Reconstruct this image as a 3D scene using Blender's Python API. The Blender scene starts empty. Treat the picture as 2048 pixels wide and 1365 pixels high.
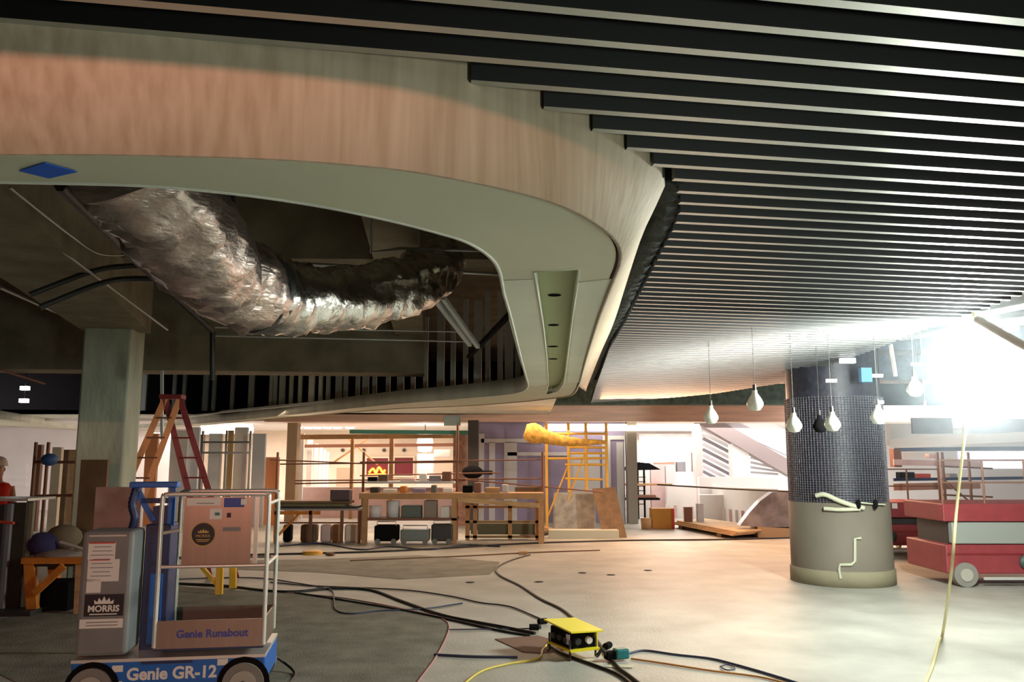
import bpy, math, random
from mathutils import Vector, Matrix, noise
random.seed(7)
R = math.radians
C = bpy.context.scene.collection
scene = bpy.context.scene
# ------------------------------------------------------------------ camera
FPX, TH, CAMZ = 1650.0, R(8.15), 1.8
cam_d = bpy.data.cameras.new('camera'); cam = bpy.data.objects.new('camera', cam_d); C.objects.link(cam)
cam_d.sensor_width = 36; cam_d.lens = FPX/2048*36; cam_d.clip_start = .05; cam_d.clip_end = 200
cam.location = (0, 0, CAMZ); cam.rotation_euler = (R(90)+TH, 0, 0)
scene.camera = cam
def ray(px, py):
    u = (px-1024)/FPX; v = (682.5-py)/FPX
    return Vector((u, math.cos(TH)-v*math.sin(TH), math.sin(TH)+v*math.cos(TH)))
def at(px, py, Y):
    d = ray(px, py); return Vector((0, 0, CAMZ))+d*(Y/d.y)
def on(px, py, z=0.0):
    d = ray(px, py); return Vector((0, 0, CAMZ))+d*((z-CAMZ)/d.z)
# ------------------------------------------------------------------ world, exposure, lights
w = bpy.data.worlds.new('world'); scene.world = w; w.use_nodes = True
w.node_tree.nodes['Background'].inputs[0].default_value = (.55, .6, .65, 1)
w.node_tree.nodes['Background'].inputs[1].default_value = .02
vs = scene.view_settings
vs.view_transform = 'Standard'; vs.look = 'None'; vs.exposure = 0; vs.gamma = 1; vs.use_curve_mapping = False
def area(name, loc, aim, power, size, col=(1, 1, 1), size_y=None, spread=180):
    l = bpy.data.lights.new(name, 'AREA'); l.energy = power; l.color = col; l.size = size; l.spread = R(spread)
    if size_y: l.shape = 'RECTANGLE'; l.size_y = size_y
    o = bpy.data.objects.new(name, l); C.objects.link(o); o.location = loc
    o.rotation_euler = (Vector(aim)-Vector(loc)).to_track_quat('-Z', 'Y').to_euler(); return o
def spot(name, loc, aim, power, angle, col, radius=.05, blend=.3):
    l = bpy.data.lights.new(name, 'SPOT'); l.energy = power; l.color = col; l.spot_size = R(angle); l.spot_blend = blend; l.shadow_soft_size = radius
    o = bpy.data.objects.new(name, l); C.objects.link(o); o.location = loc
    o.rotation_euler = (Vector(aim)-Vector(loc)).to_track_quat('-Z', 'Y').to_euler(); return o
def point(name, loc, power, col, radius=.1):
    l = bpy.data.lights.new(name, 'POINT'); l.energy = power; l.color = col; l.shadow_soft_size = radius
    o = bpy.data.objects.new(name, l); C.objects.link(o); o.location = loc; return o
LAMP = at(1955, 735, 8.0)
spot('flood_behind_camera', (-1.9, -2.9, 3.088), (-1.0, 3, 2.98), 720, 70, (1, .42, .30), .008, .5)
area('added_fill_light', (3.2, -1.5, 1.0), (-1.5, 7, 3.0), 95, .5, (.88, 1, .84))  # unseen fill light added to brighten the soffit, foil duct and personnel lift
area('back_room_light_left', (-9.5, 29, 2.75), (-9.5, 29, 0), 420, 7, (1, .80, .72), 5)
area('back_room_light_middle', (-4.5, 28, 2.75), (-4.5, 28, 0), 430, 6, (1, .74, .56), 5)
area('back_room_light_right', (7, 27, 2.75), (7, 27, 0), 700, 8, (1, .93, .88), 6)
area('far_left_room_light', (-17, 22, 2.75), (-17, 24, 0), 420, 5, (1, .86, .85), 6)
area('bench_light', (-3, 19.8, 2.7), (-3, 19, 0), 260, 9, (1, .72, .5), 1.5)
area('right_bay_light', (12.5, 20, 2.75), (12.5, 22, 0), 900, 7, (1, .95, .97), 7)
area('floor_edge_light', (5, 18.5, 3.0), (4.5, 16.0, 0), 420, 6, (1, .56, .32), 1)
# ------------------------------------------------------------------ materials
MATS = {}
def mat(name, col, rough=.6, metal=0, var=0, scale=6, stretch=(1, 1, 1), bump=0, bscale=40, emit=0, alpha=1, detail=4, col2=None, trans=0, spec=.5):
    m = bpy.data.materials.new(name); m.use_nodes = True; nt = m.node_tree; b = nt.nodes['Principled BSDF']
    b.inputs['Base Color'].default_value = (*col, 1); b.inputs['Roughness'].default_value = rough; b.inputs['Metallic'].default_value = metal
    b.inputs['Specular IOR Level'].default_value = spec
    if trans: b.inputs['Transmission Weight'].default_value = trans
    tc = nt.nodes.new('ShaderNodeTexCoord'); mp = nt.nodes.new('ShaderNodeMapping'); mp.inputs['Scale'].default_value = stretch
    nt.links.new(tc.outputs['Object'], mp.inputs['Vector'])
    if var or col2:
        n = nt.nodes.new('ShaderNodeTexNoise'); n.inputs['Scale'].default_value = scale; n.inputs['Detail'].default_value = detail
        nt.links.new(mp.outputs[0], n.inputs['Vector'])
        r = nt.nodes.new('ShaderNodeValToRGB'); r.color_ramp.elements[0].position = .34; r.color_ramp.elements[1].position = .66
        c2 = col2 or tuple(min(1, c*(1+var)) for c in col); c1 = col if col2 else tuple(c*(1-var) for c in col)
        r.color_ramp.elements[0].color = (*c1, 1); r.color_ramp.elements[1].color = (*c2, 1)
        nt.links.new(n.outputs['Fac'], r.inputs['Fac']); nt.links.new(r.outputs[0], b.inputs['Base Color'])
    if bump:
        n2 = nt.nodes.new('ShaderNodeTexNoise'); n2.inputs['Scale'].default_value = bscale; n2.inputs['Detail'].default_value = 5
        nt.links.new(mp.outputs[0], n2.inputs['Vector'])
        bp = nt.nodes.new('ShaderNodeBump'); bp.inputs['Strength'].default_value = bump; bp.inputs['Distance'].default_value = .02
        nt.links.new(n2.outputs['Fac'], bp.inputs['Height']); nt.links.new(bp.outputs[0], b.inputs['Normal'])
    if emit: b.inputs['Emission Color'].default_value = (*col, 1); b.inputs['Emission Strength'].default_value = emit
    b.inputs['Alpha'].default_value = alpha
    MATS[name] = m; return m
floor_m = mat('floor_concrete', (.40, .40, .36), .5, var=.16, scale=1.4, bump=.25, bscale=30, detail=8)
sheet_m = mat('floor_paper', (.19, .19, .155), .75, var=.25, scale=3, bump=.4, bscale=60, detail=8)
soffit_m = mat('soffit_paint', (.62, .63, .47), .55, var=.05, scale=1.2)
soffit_b = mat('soffit_primer', (.72, .74, .60), .6, var=.05, scale=1.2)
slot_m = mat('slot_paint', (.40, .46, .25), .6)
fascia_m = mat('fascia_skim', (.54, .45, .34), .75, scale=24, stretch=(1, 1, .03), detail=4, col2=(.42, .33, .23))
fascia_g = mat('fascia_grey', (.66, .68, .60), .7, var=.12, scale=3, stretch=(1, 1, .1))
copper_m = mat('copper_fascia', (.74, .46, .33), .4, var=.12, scale=3, stretch=(.3, 1, 3))
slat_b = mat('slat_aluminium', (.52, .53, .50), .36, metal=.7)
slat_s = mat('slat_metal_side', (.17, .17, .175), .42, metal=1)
black_m = mat('black_paint', (.008, .008, .009), .9, spec=.05)
fuzz_m = mat('black_insulation', (.02, .025, .022), .95, bump=1, bscale=60)
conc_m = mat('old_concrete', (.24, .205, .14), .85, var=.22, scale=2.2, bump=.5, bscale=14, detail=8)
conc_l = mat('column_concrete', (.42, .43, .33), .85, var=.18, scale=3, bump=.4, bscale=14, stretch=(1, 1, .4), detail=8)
foil_m = mat('foil', (.78, .76, .72), .24, metal=1, var=.15, scale=7, bump=.9, bscale=11)
foil_p = mat('foil_sleeve', (.62, .52, .47), .33, metal=.9, var=.2, scale=5, bump=.9, bscale=7, stretch=(1, 1, 3))
steel_m = mat('galvanised', (.5, .52, .52), .4, metal=.8)
dsteel_m = mat('dark_steel', (.06, .06, .06), .5, metal=.5)
stud_m = mat('steel_stud', (.62, .66, .66), .5, metal=.2)
white_m = mat('white_paint', (.82, .80, .78), .6)
drywall_m = mat('drywall_white', (.80, .76, .73), .7, var=.05, scale=.8)
warmwall_m = mat('warm_drywall', (.78, .66, .52), .7, var=.08, scale=.8)
pink_m = mat('pink_board', (.72, .52, .50), .7, var=.1, scale=2)
purple_m = mat('purple_board', (.30, .26, .40), .7, var=.1, scale=2)
grey_m = mat('grey_board', (.22, .21, .23), .7, var=.1, scale=2)
ltgrey_m = mat('light_grey_board', (.60, .60, .62), .7)
blue_m = mat('lift_blue', (.010, .13, .50), .38)
navy_m = mat('dark_blue_steel', (.012, .028, .10), .45)
cab_m = mat('cabinet_grey', (.20, .21, .21), .45, var=.06)
alu_m = mat('brushed_aluminium', (.36, .30, .25), .33, metal=.85, var=.05, scale=20, stretch=(1, 1, .05))
rail_m = mat('rail_tube', (.72, .72, .67), .3, metal=.45)
rubber_m = mat('grey_rubber', (.22, .21, .19), .8)
hub_m = mat('wheel_hub', (.38, .37, .32), .6)
wht = mat('label_white', (.78, .76, .72), .6)
blk = mat('label_black', (.010, .008, .012), .5)
gold = mat('label_gold', (.55, .38, .10), .5)
blu_txt = mat('label_blue', (.05, .07, .36), .5)
redp = mat('label_red', (.60, .06, .03), .5)
red_m = mat('red_paint', (.25, .038, .045), .5, var=.12)
dred_m = mat('dark_red_fiberglass', (.20, .018, .022), .5)
orange_m = mat('orange_fiberglass', (.68, .26, .10), .5)
yel_m = mat('safety_yellow', (.78, .68, .02), .4)
yelo_m = mat('yellow_paint', (.75, .40, .04), .5)
obench_m = mat('orange_bench', (.62, .22, .03), .55, var=.15)
ply_m = mat('plywood', (.55, .36, .18), .7, var=.15, scale=3, stretch=(1, 1, 6))
dply_m = mat('brown_board', (.16, .10, .055), .75, var=.2, scale=3)
wood_m = mat('lumber', (.48, .27, .12), .7, var=.15, scale=4)
rust_m = mat('rust_steel', (.22, .10, .06), .6, metal=.2)
cable_m = mat('black_cable', (.012, .012, .012), .5)
cabley_m = mat('yellow_cable', (.62, .50, .08), .5)
cableb_m = mat('dark_blue_cable', (.02, .035, .08), .5)
cableo_m = mat('orange_cable', (.45, .23, .06), .5)
card_m = mat('cardboard', (.19, .105, .075), .8)
teal_m = mat('teal_plastic', (.01, .16, .17), .4)
lath_m = mat('column_membrane', (.028, .030, .045), .5, var=.3, scale=14)
wire_m = mat('lath_wire', (.20, .20, .24), .45, metal=.7)
colp_m = mat('column_board', (.165, .145, .115), .7, var=.06, scale=2)
plinth_m = mat('column_plinth', (.25, .225, .15), .75, var=.08, scale=3)
tape_m = mat('pale_strap', (.48, .50, .38), .6)
tblue_m = mat('blue_tape', (.01, .11, .62), .6)
bulb_m = mat('frosted_cage', (.62, .68, .60), .35)
plas_m = mat('clear_plastic', (.62, .62, .60), .2, trans=.6)
skin_m = mat('skin', (.50, .30, .22), .6)
vest_m = mat('red_vest', (.75, .03, .01), .6)
jean_m = mat('dark_trousers', (.03, .035, .06), .8)
lamp_em = mat('lamp_glow', (.93, 1, .91), emit=400)
tube_em = mat('tube_glow', (1, .88, .72), emit=9)
spot_em = mat('downlight_glow', (1, .93, .85), emit=14)
cool_em = mat('cool_glow', (.9, .96, 1), emit=6)
neon_em = mat('neon_orange', (1, .25, .04), emit=3)
# ------------------------------------------------------------------ mesh helpers
class MB:
    def __init__(s): s.v = []; s.f = []; s.mi = []; s.sm = []
    def add(s, vs_, fs, mi=0, smooth=False):
        k = len(s.v); s.v += [Vector(p) for p in vs_]
        for f in fs: s.f.append([i+k for i in f]); s.mi.append(mi); s.sm.append(smooth)
        return s
    def box(s, c, d, rz=0, mi=0, rx=0, ry=0):
        M = Matrix.Translation(c) @ Matrix.Rotation(rz, 4, 'Z') @ Matrix.Rotation(ry, 4, 'Y') @ Matrix.Rotation(rx, 4, 'X')
        x, y, z = d[0]/2, d[1]/2, d[2]/2
        p = [M @ Vector(q) for q in ((-x,-y,-z),(x,-y,-z),(x,y,-z),(-x,y,-z),(-x,-y,z),(x,-y,z),(x,y,z),(-x,y,z))]
        return s.add(p, [(0,3,2,1),(4,5,6,7),(0,1,5,4),(1,2,6,5),(2,3,7,6),(3,0,4,7)], mi)
    def b2(s, a, b, mi=0):   # min, max corners
        return s.box([(a[i]+b[i])/2 for i in range(3)], [abs(b[i]-a[i]) for i in range(3)], mi=mi)
    def bar(s, a, b, w_, h=None, mi=0):   # rectangular bar between two points
        a = Vector(a); b = Vector(b); h = h or w_; d = (b-a); L = d.length
        q = d.to_track_quat('X', 'Z').to_matrix().to_4x4(); M = Matrix.Translation((a+b)/2) @ q
        x, y, z = L/2, w_/2, h/2
        p = [M @ Vector(q_) for q_ in ((-x,-y,-z),(x,-y,-z),(x,y,-z),(-x,y,-z),(-x,-y,z),(x,-y,z),(x,y,z),(-x,y,z))]
        return s.add(p, [(0,3,2,1),(4,5,6,7),(0,1,5,4),(1,2,6,5),(2,3,7,6),(3,0,4,7)], mi)
    def tube(s, pts, r, n=8, mi=0, closed=False, rf=None):
        pts = [Vector(p) for p in pts]; N = len(pts); rings = []; up = Vector((0, 0, 1)); prev = None
        for i, p in enumerate(pts):
            if closed: t = pts[(i+1) % N]-pts[i-1]
            else: t = pts[min(i+1, N-1)]-pts[max(i-1, 0)]
            t.normalize()
            if prev is None:
                a = up if abs(t.z) < .9 else Vector((0, 1, 0)); u = t.cross(a).normalized()
            else:
                u = (prev-t*prev.dot(t))
                u = u.normalized() if u.length > 1e-6 else t.orthogonal().normalized()
            prev = u; v2 = t.cross(u)
            ring = []
            for k in range(n):
                an = 2*math.pi*k/n; rr = r if rf is None else rf(i, k)
                ring.append(p+u*math.cos(an)*rr+v2*math.sin(an)*rr)
            rings.append(ring)
        vv = [q for g in rings for q in g]; ff = []
        for i in range(N if closed else N-1):
            for k in range(n):
                a, b = i*n+k, i*n+(k+1) % n; j = ((i+1) % N)*n
                ff.append((a, b, j+(k+1) % n, j+k))
        s.add(vv, ff, mi, True)
        if not closed:
            s.add(rings[0], [tuple(range(n))[::-1]], mi); s.add(rings[-1], [tuple(range(n))], mi)
        return s
    def cyl(s, a, b, r, n=16, r2=None, mi=0):
        r2 = r if r2 is None else r2
        return s.tube([a, b], r, n, mi, rf=lambda i, k: r if i == 0 else r2)
    def lathe(s, prof, c=(0, 0, 0), n=24, mi=0):
        vv = []; ff = []
        for (r, z) in prof:
            for k in range(n):
                a = 2*math.pi*k/n; vv.append((c[0]+r*math.cos(a), c[1]+r*math.sin(a), c[2]+z))
        for i in range(len(prof)-1):
            for k in range(n):
                ff.append((i*n+k, i*n+(k+1) % n, (i+1)*n+(k+1) % n, (i+1)*n+k))
        return s.add(vv, ff, mi, True)
    def prism(s, poly, z0, z1, mi=0):
        n = len(poly); vv = [(p[0], p[1], z0) for p in poly]+[(p[0], p[1], z1) for p in poly]
        ff = [tuple(range(n))[::-1], tuple(range(n, 2*n))]+[(i, (i+1) % n, n+(i+1) % n, n+i) for i in range(n)]
        return s.add(vv, ff, mi)
    def slab(s, pts, t):      # polygon in 3D thickened by vector t
        pts = [Vector(p) for p in pts]; t = Vector(t); n = len(pts)
        return s.add(pts+[p+t for p in pts], [tuple(range(n))[::-1], tuple(range(n, 2*n))]+[(i, (i+1) % n, n+(i+1) % n, n+i) for i in range(n)])
    def ico(s, c, r, n=12, m=8, sz=(1, 1, 1)):
        return s.lathe_s(c, r, n, m, sz)
    def lathe_s(s, c, r, n, m, sz):
        vv = []; ff = []
        for i in range(m+1):
            ph = math.pi*i/m
            for k in range(n):
                a = 2*math.pi*k/n; vv.append((c[0]+r*sz[0]*math.sin(ph)*math.cos(a), c[1]+r*sz[1]*math.sin(ph)*math.sin(a), c[2]-r*sz[2]*math.cos(ph)))
        for i in range(m):
            for k in range(n): ff.append((i*n+k, i*n+(k+1) % n, (i+1)*n+(k+1) % n, (i+1)*n+k))
        return s.add(vv, ff, 0, True)
    def build(s, name, m, parent=None, world=False, bevel=0, **kw):
        me = bpy.data.meshes.new(name); off = Vector((0, 0, 0))
        if world and parent:
            q = parent
            while q: off += q.location; q = q.parent
        me.from_pydata([tuple(v-off) for v in s.v], [], s.f)
        for mm in (m if isinstance(m, (list, tuple)) else [m]): me.materials.append(mm)
        for p, i, sm in zip(me.polygons, s.mi, s.sm): p.material_index = i; p.use_smooth = sm
        me.validate(); me.update()
        o = bpy.data.objects.new(name, me); C.objects.link(o)
        if parent: o.parent = parent
        if bevel:
            b = o.modifiers.new('bevel', 'BEVEL'); b.width = bevel; b.segments = 2; b.limit_method = 'ANGLE'
        for k, v in kw.items(): o[k] = v
        return o
def empty(name, loc, label, cat, rz=0, group=None):
    o = bpy.data.objects.new(name, None); C.objects.link(o); o.location = loc; o.rotation_euler = (0, 0, rz); o.empty_display_size = .1
    o['label'] = label; o['category'] = cat
    if group: o['group'] = group
    return o
def tag(o, label, cat, group=None, kind=None):
    o['label'] = label; o['category'] = cat
    if group: o['group'] = group
    if kind: o['kind'] = kind
    return o
def struct(o): o['kind'] = 'structure'; return o
def copy_tree(o, parent=None):
    c = o.copy(); C.objects.link(c); c.parent = parent
    for ch in list(o.children): copy_tree(ch, c)
    return c
def text(s, size, m, parent, loc, rz=0, name='lettering', bold=0, depth=.002, rx=R(90), spacing=1):
    cu = bpy.data.curves.new('t', 'FONT'); cu.body = s; cu.size = size; cu.extrude = depth; cu.align_x = 'CENTER'; cu.align_y = 'CENTER'; cu.offset = bold; cu.resolution_u = 3; cu.space_character = spacing
    t = bpy.data.objects.new('t', cu); C.objects.link(t); dg = bpy.context.evaluated_depsgraph_get()
    me = bpy.data.meshes.new_from_object(t.evaluated_get(dg)); bpy.data.objects.remove(t)
    me.materials.clear(); me.materials.append(m)
    o = bpy.data.objects.new(name, me); C.objects.link(o); o.parent = parent; o.location = loc; o.rotation_euler = (rx, 0, rz); return o
def pb(x0, y0, x1, y1, Y, d):   # min / max corners of a box whose front face, at depth Y, spans these pixels
    a = at(x0, (y0+y1)/2, Y); b = at(x1, (y0+y1)/2, Y); t = at((x0+x1)/2, y0, Y); u = at((x0+x1)/2, y1, Y)
    return (a.x, Y, u.z), (b.x, Y+d, t.z)
def smooth(pts, n=6):           # Catmull-Rom
    P = [Vector(p) for p in pts]; P = [P[0]*2-P[1]]+P+[P[-1]*2-P[-2]]; out = []
    for i in range(1, len(P)-2):
        for k in range(n):
            t = k/n; a, b, c, d = P[i-1:i+3]
            out.append(.5*((2*b)+(c-a)*t+(2*a-5*b+4*c-d)*t*t+(3*b-a-3*c+d)*t**3))
    out.append(P[-2]); return out
# ------------------------------------------------------------------ setting
HS, HC = 1.0, 1.36          # soffit and slat heights above the camera
ZS, ZC, ZD = CAMZ+HS, CAMZ+HC, 4.9
struct(MB().b2((-30, -12, -.2), (26, 40, 0)).build('floor', floor_m))
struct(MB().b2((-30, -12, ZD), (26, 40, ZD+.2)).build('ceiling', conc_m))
struct(MB().b2((-30, -12.2, 0), (26, -12, ZD)).build('wall_back', black_m))
struct(MB().b2((-30.2, -12, 0), (-30, 40, ZD)).build('wall_left', black_m))
struct(MB().b2((26, -12, 0), (26.2, 40, ZD)).build('wall_right', drywall_m))
struct(MB().b2((-30, 40, 0), (26, 40.2, ZD)).build('wall_far', drywall_m))
# unseen header added behind the camera to shade the top of the fascia
struct(MB().b2((-14, -1.2, 3.084), (5, -1.0, ZD)).build('shade_header', fascia_g))
# --- ring soffit
def S(l): return [on(x, y, ZS) for x, y in l]
outer_px = [(0,303),(200,303),(400,307),(560,313),(700,323),(820,336),(943,358),(1038,379),(1116,402),(1168,426),(1204,449),(1232,473),(1244,494),(1246,512),(1242,532),(1228,566),(1204,626),(1186,679),(1172,725),(1160,768),(1151,785),(1137,793),(1100,798),(1045,804),(940,812),(766,820),(583,835),(400,851),(300,859),(225,864)]
inner_px = [(0,368),(200,372),(330,378),(500,395),(650,418),(780,445),(870,468),(930,487),(975,515),(995,545),(1005,590),(1020,640),(1038,710),(1050,752),(1055,770),(1052,778),(1040,785),(1004,791),(900,800),(766,811),(583,830),(400,848),(300,856),(245,859),(165,860),(0,838)]
outer = smooth(S(outer_px), 5); inner = smooth(S(inner_px), 5)
oL = outer[0]; iL = inner[0]
outer = [Vector((-14, oL.y-.3, ZS)), Vector((-8, oL.y-.12, ZS)), Vector((-4, oL.y-.02, ZS))]+outer
inner = [Vector((-12.5, iL.y+1.5, ZS)), Vector((-11, iL.y+.3, ZS)), Vector((-8, iL.y+.02, ZS)), Vector((-4, iL.y, ZS))]+inner
oE = outer[-1]; outer += [Vector((-15.5, 25.5, ZS)), Vector((-16.5, 20, ZS)), Vector((-16.5, 8, ZS)), Vector((-16.5, 3, ZS))]
# groove slot in the underside of the right arm
slot_px = [(1066,545),(1161,540),(1150,612),(1142,670),(1135,725),(1129,768),(1118,783),(1092,790),(1096,770),(1093,720),(1086,660),(1076,600)]
slot = S(slot_px)
import bmesh
from mathutils.geometry import delaunay_2d_cdt
def ring_faces(loops):
    v2 = []; e = []
    for L in loops:
        k = len(v2); n = len(L); v2 += [Vector((p.x, p.y)) for p in L]; e += [(k+i, k+(i+1) % n) for i in range(n)]
    vo, eo, fo, _, _, _ = delaunay_2d_cdt(v2, e, [], 0, 1e-5)
    def inside(p, L):
        c = False; n = len(L)
        for i in range(n):
            a, b = L[i], L[(i+1) % n]
            if (a.y > p.y) != (b.y > p.y) and p.x < (b.x-a.x)*(p.y-a.y)/(b.y-a.y)+a.x: c = not c
        return c
    keep = []
    for f in fo:
        c = sum((vo[i] for i in f), Vector((0, 0)))/len(f)
        if inside(c, loops[0]) and not any(inside(c, L) for L in loops[1:]): keep.append(f)
    return vo, keep
def offset(L, d):
    out = []; n = len(L)
    for i in range(n):
        t = (L[min(i+1, n-1)]-L[max(i-1, 0)]); t.z = 0; t.normalize()
        out.append(Vector((L[i].x-t.y*d, L[i].y+t.x*d, L[i].z)))
    return out
soff_out = offset(outer, .035)      # soffit panel stops short of the fascia: the dark groove
vo, fo = ring_faces([soff_out, inner, slot])
mb = MB(); mb.add([(p.x, p.y, ZS+.004) for p in vo], fo)
mb.add([(p.x, p.y, ZS+.03) for p in vo], [tuple(f)[::-1] for f in fo])
struct(mb.build('ceiling_soffit', soffit_m))
# primer patches on the right arm (paler board sections), lying flush under the soffit
sof = bpy.data.objects['ceiling_soffit']
def strip(name, L, z0, z1, th, m, parent=None, flip=1):
    inn = offset(L, th*flip); mb = MB(); n = len(L)
    vv = [(p.x, p.y, z0) for p in L]+[(p.x, p.y, z1) for p in L]+[(p.x, p.y, z0) for p in inn]+[(p.x, p.y, z1) for p in inn]
    ff = []
    for i in range(n-1):
        ff += [(i, i+1, n+i+1, n+i), (2*n+i, 3*n+i, 3*n+i+1, 2*n+i+1), (i, 2*n+i, 2*n+i+1, i+1), (n+i, n+i+1, 3*n+i+1, 3*n+i)]
    ff += [(0, n, 3*n, 2*n), (n-1, 3*n-1, 4*n-1, 2*n-1)]
    mb.add(vv, ff, 0, True); return mb.build(name, m, parent)
def resample(L, n):
    d = [0]
    for a, b in zip(L, L[1:]): d.append(d[-1]+(b-a).length)
    out = []; k = 0
    for i in range(n):
        t = d[-1]*i/(n-1)
        while k < len(L)-2 and d[k+1] < t: k += 1
        out.append(L[k].lerp(L[k+1], (t-d[k])/max(1e-9, d[k+1]-d[k])))
    return out
def nearest(L, p): return min(range(len(L)), key=lambda i: (L[i]-p).length)
k1 = nearest(outer, oL); k2 = nearest(outer, on(1246, 512, ZS)); k3 = nearest(outer, on(1160, 768, ZS))
top_px = [(0,45),(400,80),(700,116),(880,149),(1050,206),(1155,250),(1232,290),(1290,325),(1322,350),(1330,372)]
arm_px = [(1330,372),(1312,412),(1283,475),(1255,560),(1226,650),(1200,710),(1171,783)]
T1 = smooth([on(x, y, ZC) for x, y in top_px], 6); T2 = smooth([on(x, y, ZC) for x, y in arm_px], 6)
na, nb = 60, 36
seg_l = outer[:k1]
tail = outer[k3+1:]
outer = seg_l+resample(outer[k1:k2+1], na)+resample(outer[k2:k3+1], nb)[1:]+tail
tl = T1[0].y-outer[k1].y
outer_c = [Vector((p.x, p.y+tl, ZC)) for p in seg_l]+resample(T1, na)+resample(T2, nb)[1:]+[Vector((p.x, p.y, ZC)) for p in tail]
outer_t = [c+(c-o)*.0 for o, c in zip(outer, outer_c)]
def flared(name, L, Lc, Lt, m):
    rows = [(L, ZS-.008), (Lc, 3.16), (Lt, 3.75)]; n = len(L); vv = []; ff = []
    kt = len(seg_l)+na+nb-2
    zz_ = lambda i, z: z if i <= kt else min(z, 3.03)
    for l, z in rows: vv += [(p.x, p.y, zz_(i, z)) for i, p in enumerate(l)]
    for l, z in rows: vv += [(p.x, p.y, zz_(i, z)) for i, p in enumerate(offset(l, .022))]
    for r_ in range(2):
        for i in range(n-1):
            a = r_*n+i; ff.append((a, a+1, a+n+1, a+n)); a += 3*n; ff.append((a, a+n, a+n+1, a+1))
    for i in range(n-1): ff.append((i, 3*n+i, 3*n+i+1, i+1))
    return MB().add(vv, ff, 0, True).build(name, m)
f_o = struct(flared('trim_2', outer, outer_c, outer_t, fascia_m))
q = [p for p in outer if p.y > 13.4 and p.x < 1.2]
struct(MB().prism([(p.x, p.y) for p in [q[0]]+q+[Vector((q[-1].x, 22.4, 0)), Vector((q[0].x+.2, 22.4, 0))]][::-1], 3.0, 3.02).build('ceiling_bounce_blocker', fascia_g))  # unseen plate added to keep floor bounce out of the dark plenum
e_o = struct(strip('trim_3', offset(outer, .03), ZS+.01, ZS+.05, .012, black_m))
f_i = struct(strip('trim_4', inner, ZS, ZS+.24, .02, fascia_g, flip=-1))
sl = slot+[slot[0]]
strip('slot_side', sl, ZS, ZS+.10, .01, soffit_b, sof)
vo, fo = ring_faces([slot]); MB().add([(p.x, p.y, ZS+.10) for p in vo], fo).build('slot_top', slot_m, sof)
for (x, y, w_) in ((1109,590,.045),(1107,650,.045),(1106,693,.05),(1106,718,.05)):
    c = on(x, y, ZS+.1); MB().lathe([(w_, -.004), (w_, -.001), (.001, -.001)], (c.x, c.y, c.z), 16).build('downlight_hole', black_m, sof)
pa = S([(1006,562),(1066,560),(1078,640),(1090,700),(1098,768),(1070,774),(1055,770),(1049,752),(1036,708),(1018,640)])
pc = S([(1154,566),(1233,558),(1206,622),(1188,676),(1170,728),(1158,766),(1134,766),(1139,712),(1148,640)])
for q in (pa, pc):
    MB().add([(p.x, p.y, ZS+.002) for p in q], [tuple(range(len(q)))]).build('soffit_panel', soffit_b, sof)
# blue tape square
q = S([(38,341),(90,325),(155,343),(98,356)])
tag(MB().slab([(p.x, p.y, ZS) for p in q], (0, 0, -.003)).build('tape_patch', tblue_m), 'square of blue masking tape stuck to the soffit underside', 'tape')
q = on(1091, 793, ZS+.02)
# --- slat ceiling
th = R(9.7); sd = Vector((math.cos(th), math.sin(th))); sn = Vector((-math.sin(th), math.cos(th)))
ys = [39,100,156,203,246,282,316,345,373,398,421,443]
cs = []
for y in ys:
    p = on(2048, y, ZC); cs.append(p.x*sn.x+p.y*sn.y)
N = len(cs); mx = sum(range(N))/N; my = sum(cs)/N
step = sum((i-mx)*(c-my) for i, c in enumerate(cs))/sum((i-mx)**2 for i in range(N)); c0 = my-step*mx
print('slat step', step, 'c0', c0)
right_edge = [on(x, y, ZC) for x, y in ((2048,590),(1940,630),(1850,660),(1750,700),(1650,735),(1570,766),(1430,788),(1300,800),(1180,806))]
right_edge = [Vector((6.2, -3, ZC)), Vector((4.6, 3.5, ZC)), Vector((4.2, 5.5, ZC))]+right_edge
left_gap = [on(x, y, ZC) for x, y in ((1190,772),(1215,700),(1250,640),(1280,580),(1310,520),(1340,460),(1354,420),(1346,372),(1335,352))]
poly = right_edge+left_gap+[Vector(p) for p in outer_c[::-1] if p.y <= T1[-1].y+.001 and p.x <= T1[-1].x+.05]+[Vector((-14, -3, 0))]
def cuts(c):
    t = []; n = len(poly)
    for i in range(n):
        a, b = poly[i], poly[(i+1) % n]; da = a.x*sn.x+a.y*sn.y-c; db = b.x*sn.x+b.y*sn.y-c
        if (da > 0) != (db > 0):
            k = da/(da-db); p = a.lerp(b, k); t.append(p.x*sd.x+p.y*sd.y)
    return sorted(t)
SW, SH = .04, .10
deck = struct(MB().prism([(p.x, p.y) for p in poly], 3.78, 3.80).build('ceiling_slats', black_m))
for i in range(-30, 110):
    c = c0+i*step
    if c > 20: break
    t = cuts(c+SW*.5)
    for a, b in zip(t[0::2], t[1::2]):
        if b-a < .05: continue
        a += .02 if a > -5 else 0
        mb = MB(); L = b-a
        o3 = sn*c
        P = lambda s_, w_, z: (sd.x*s_+sn.x*(c+w_), sd.y*s_+sn.y*(c+w_), z)
        vv = [P(a,0,ZC),P(b,0,ZC),P(b,SW,ZC),P(a,SW,ZC),P(a,0,ZC+SH),P(b,0,ZC+SH),P(b,SW,ZC+SH),P(a,SW,ZC+SH)]
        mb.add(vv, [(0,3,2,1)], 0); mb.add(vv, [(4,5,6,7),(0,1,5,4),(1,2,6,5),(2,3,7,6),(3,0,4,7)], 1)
        mb.build('slat', [slat_b, slat_s], deck)
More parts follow.
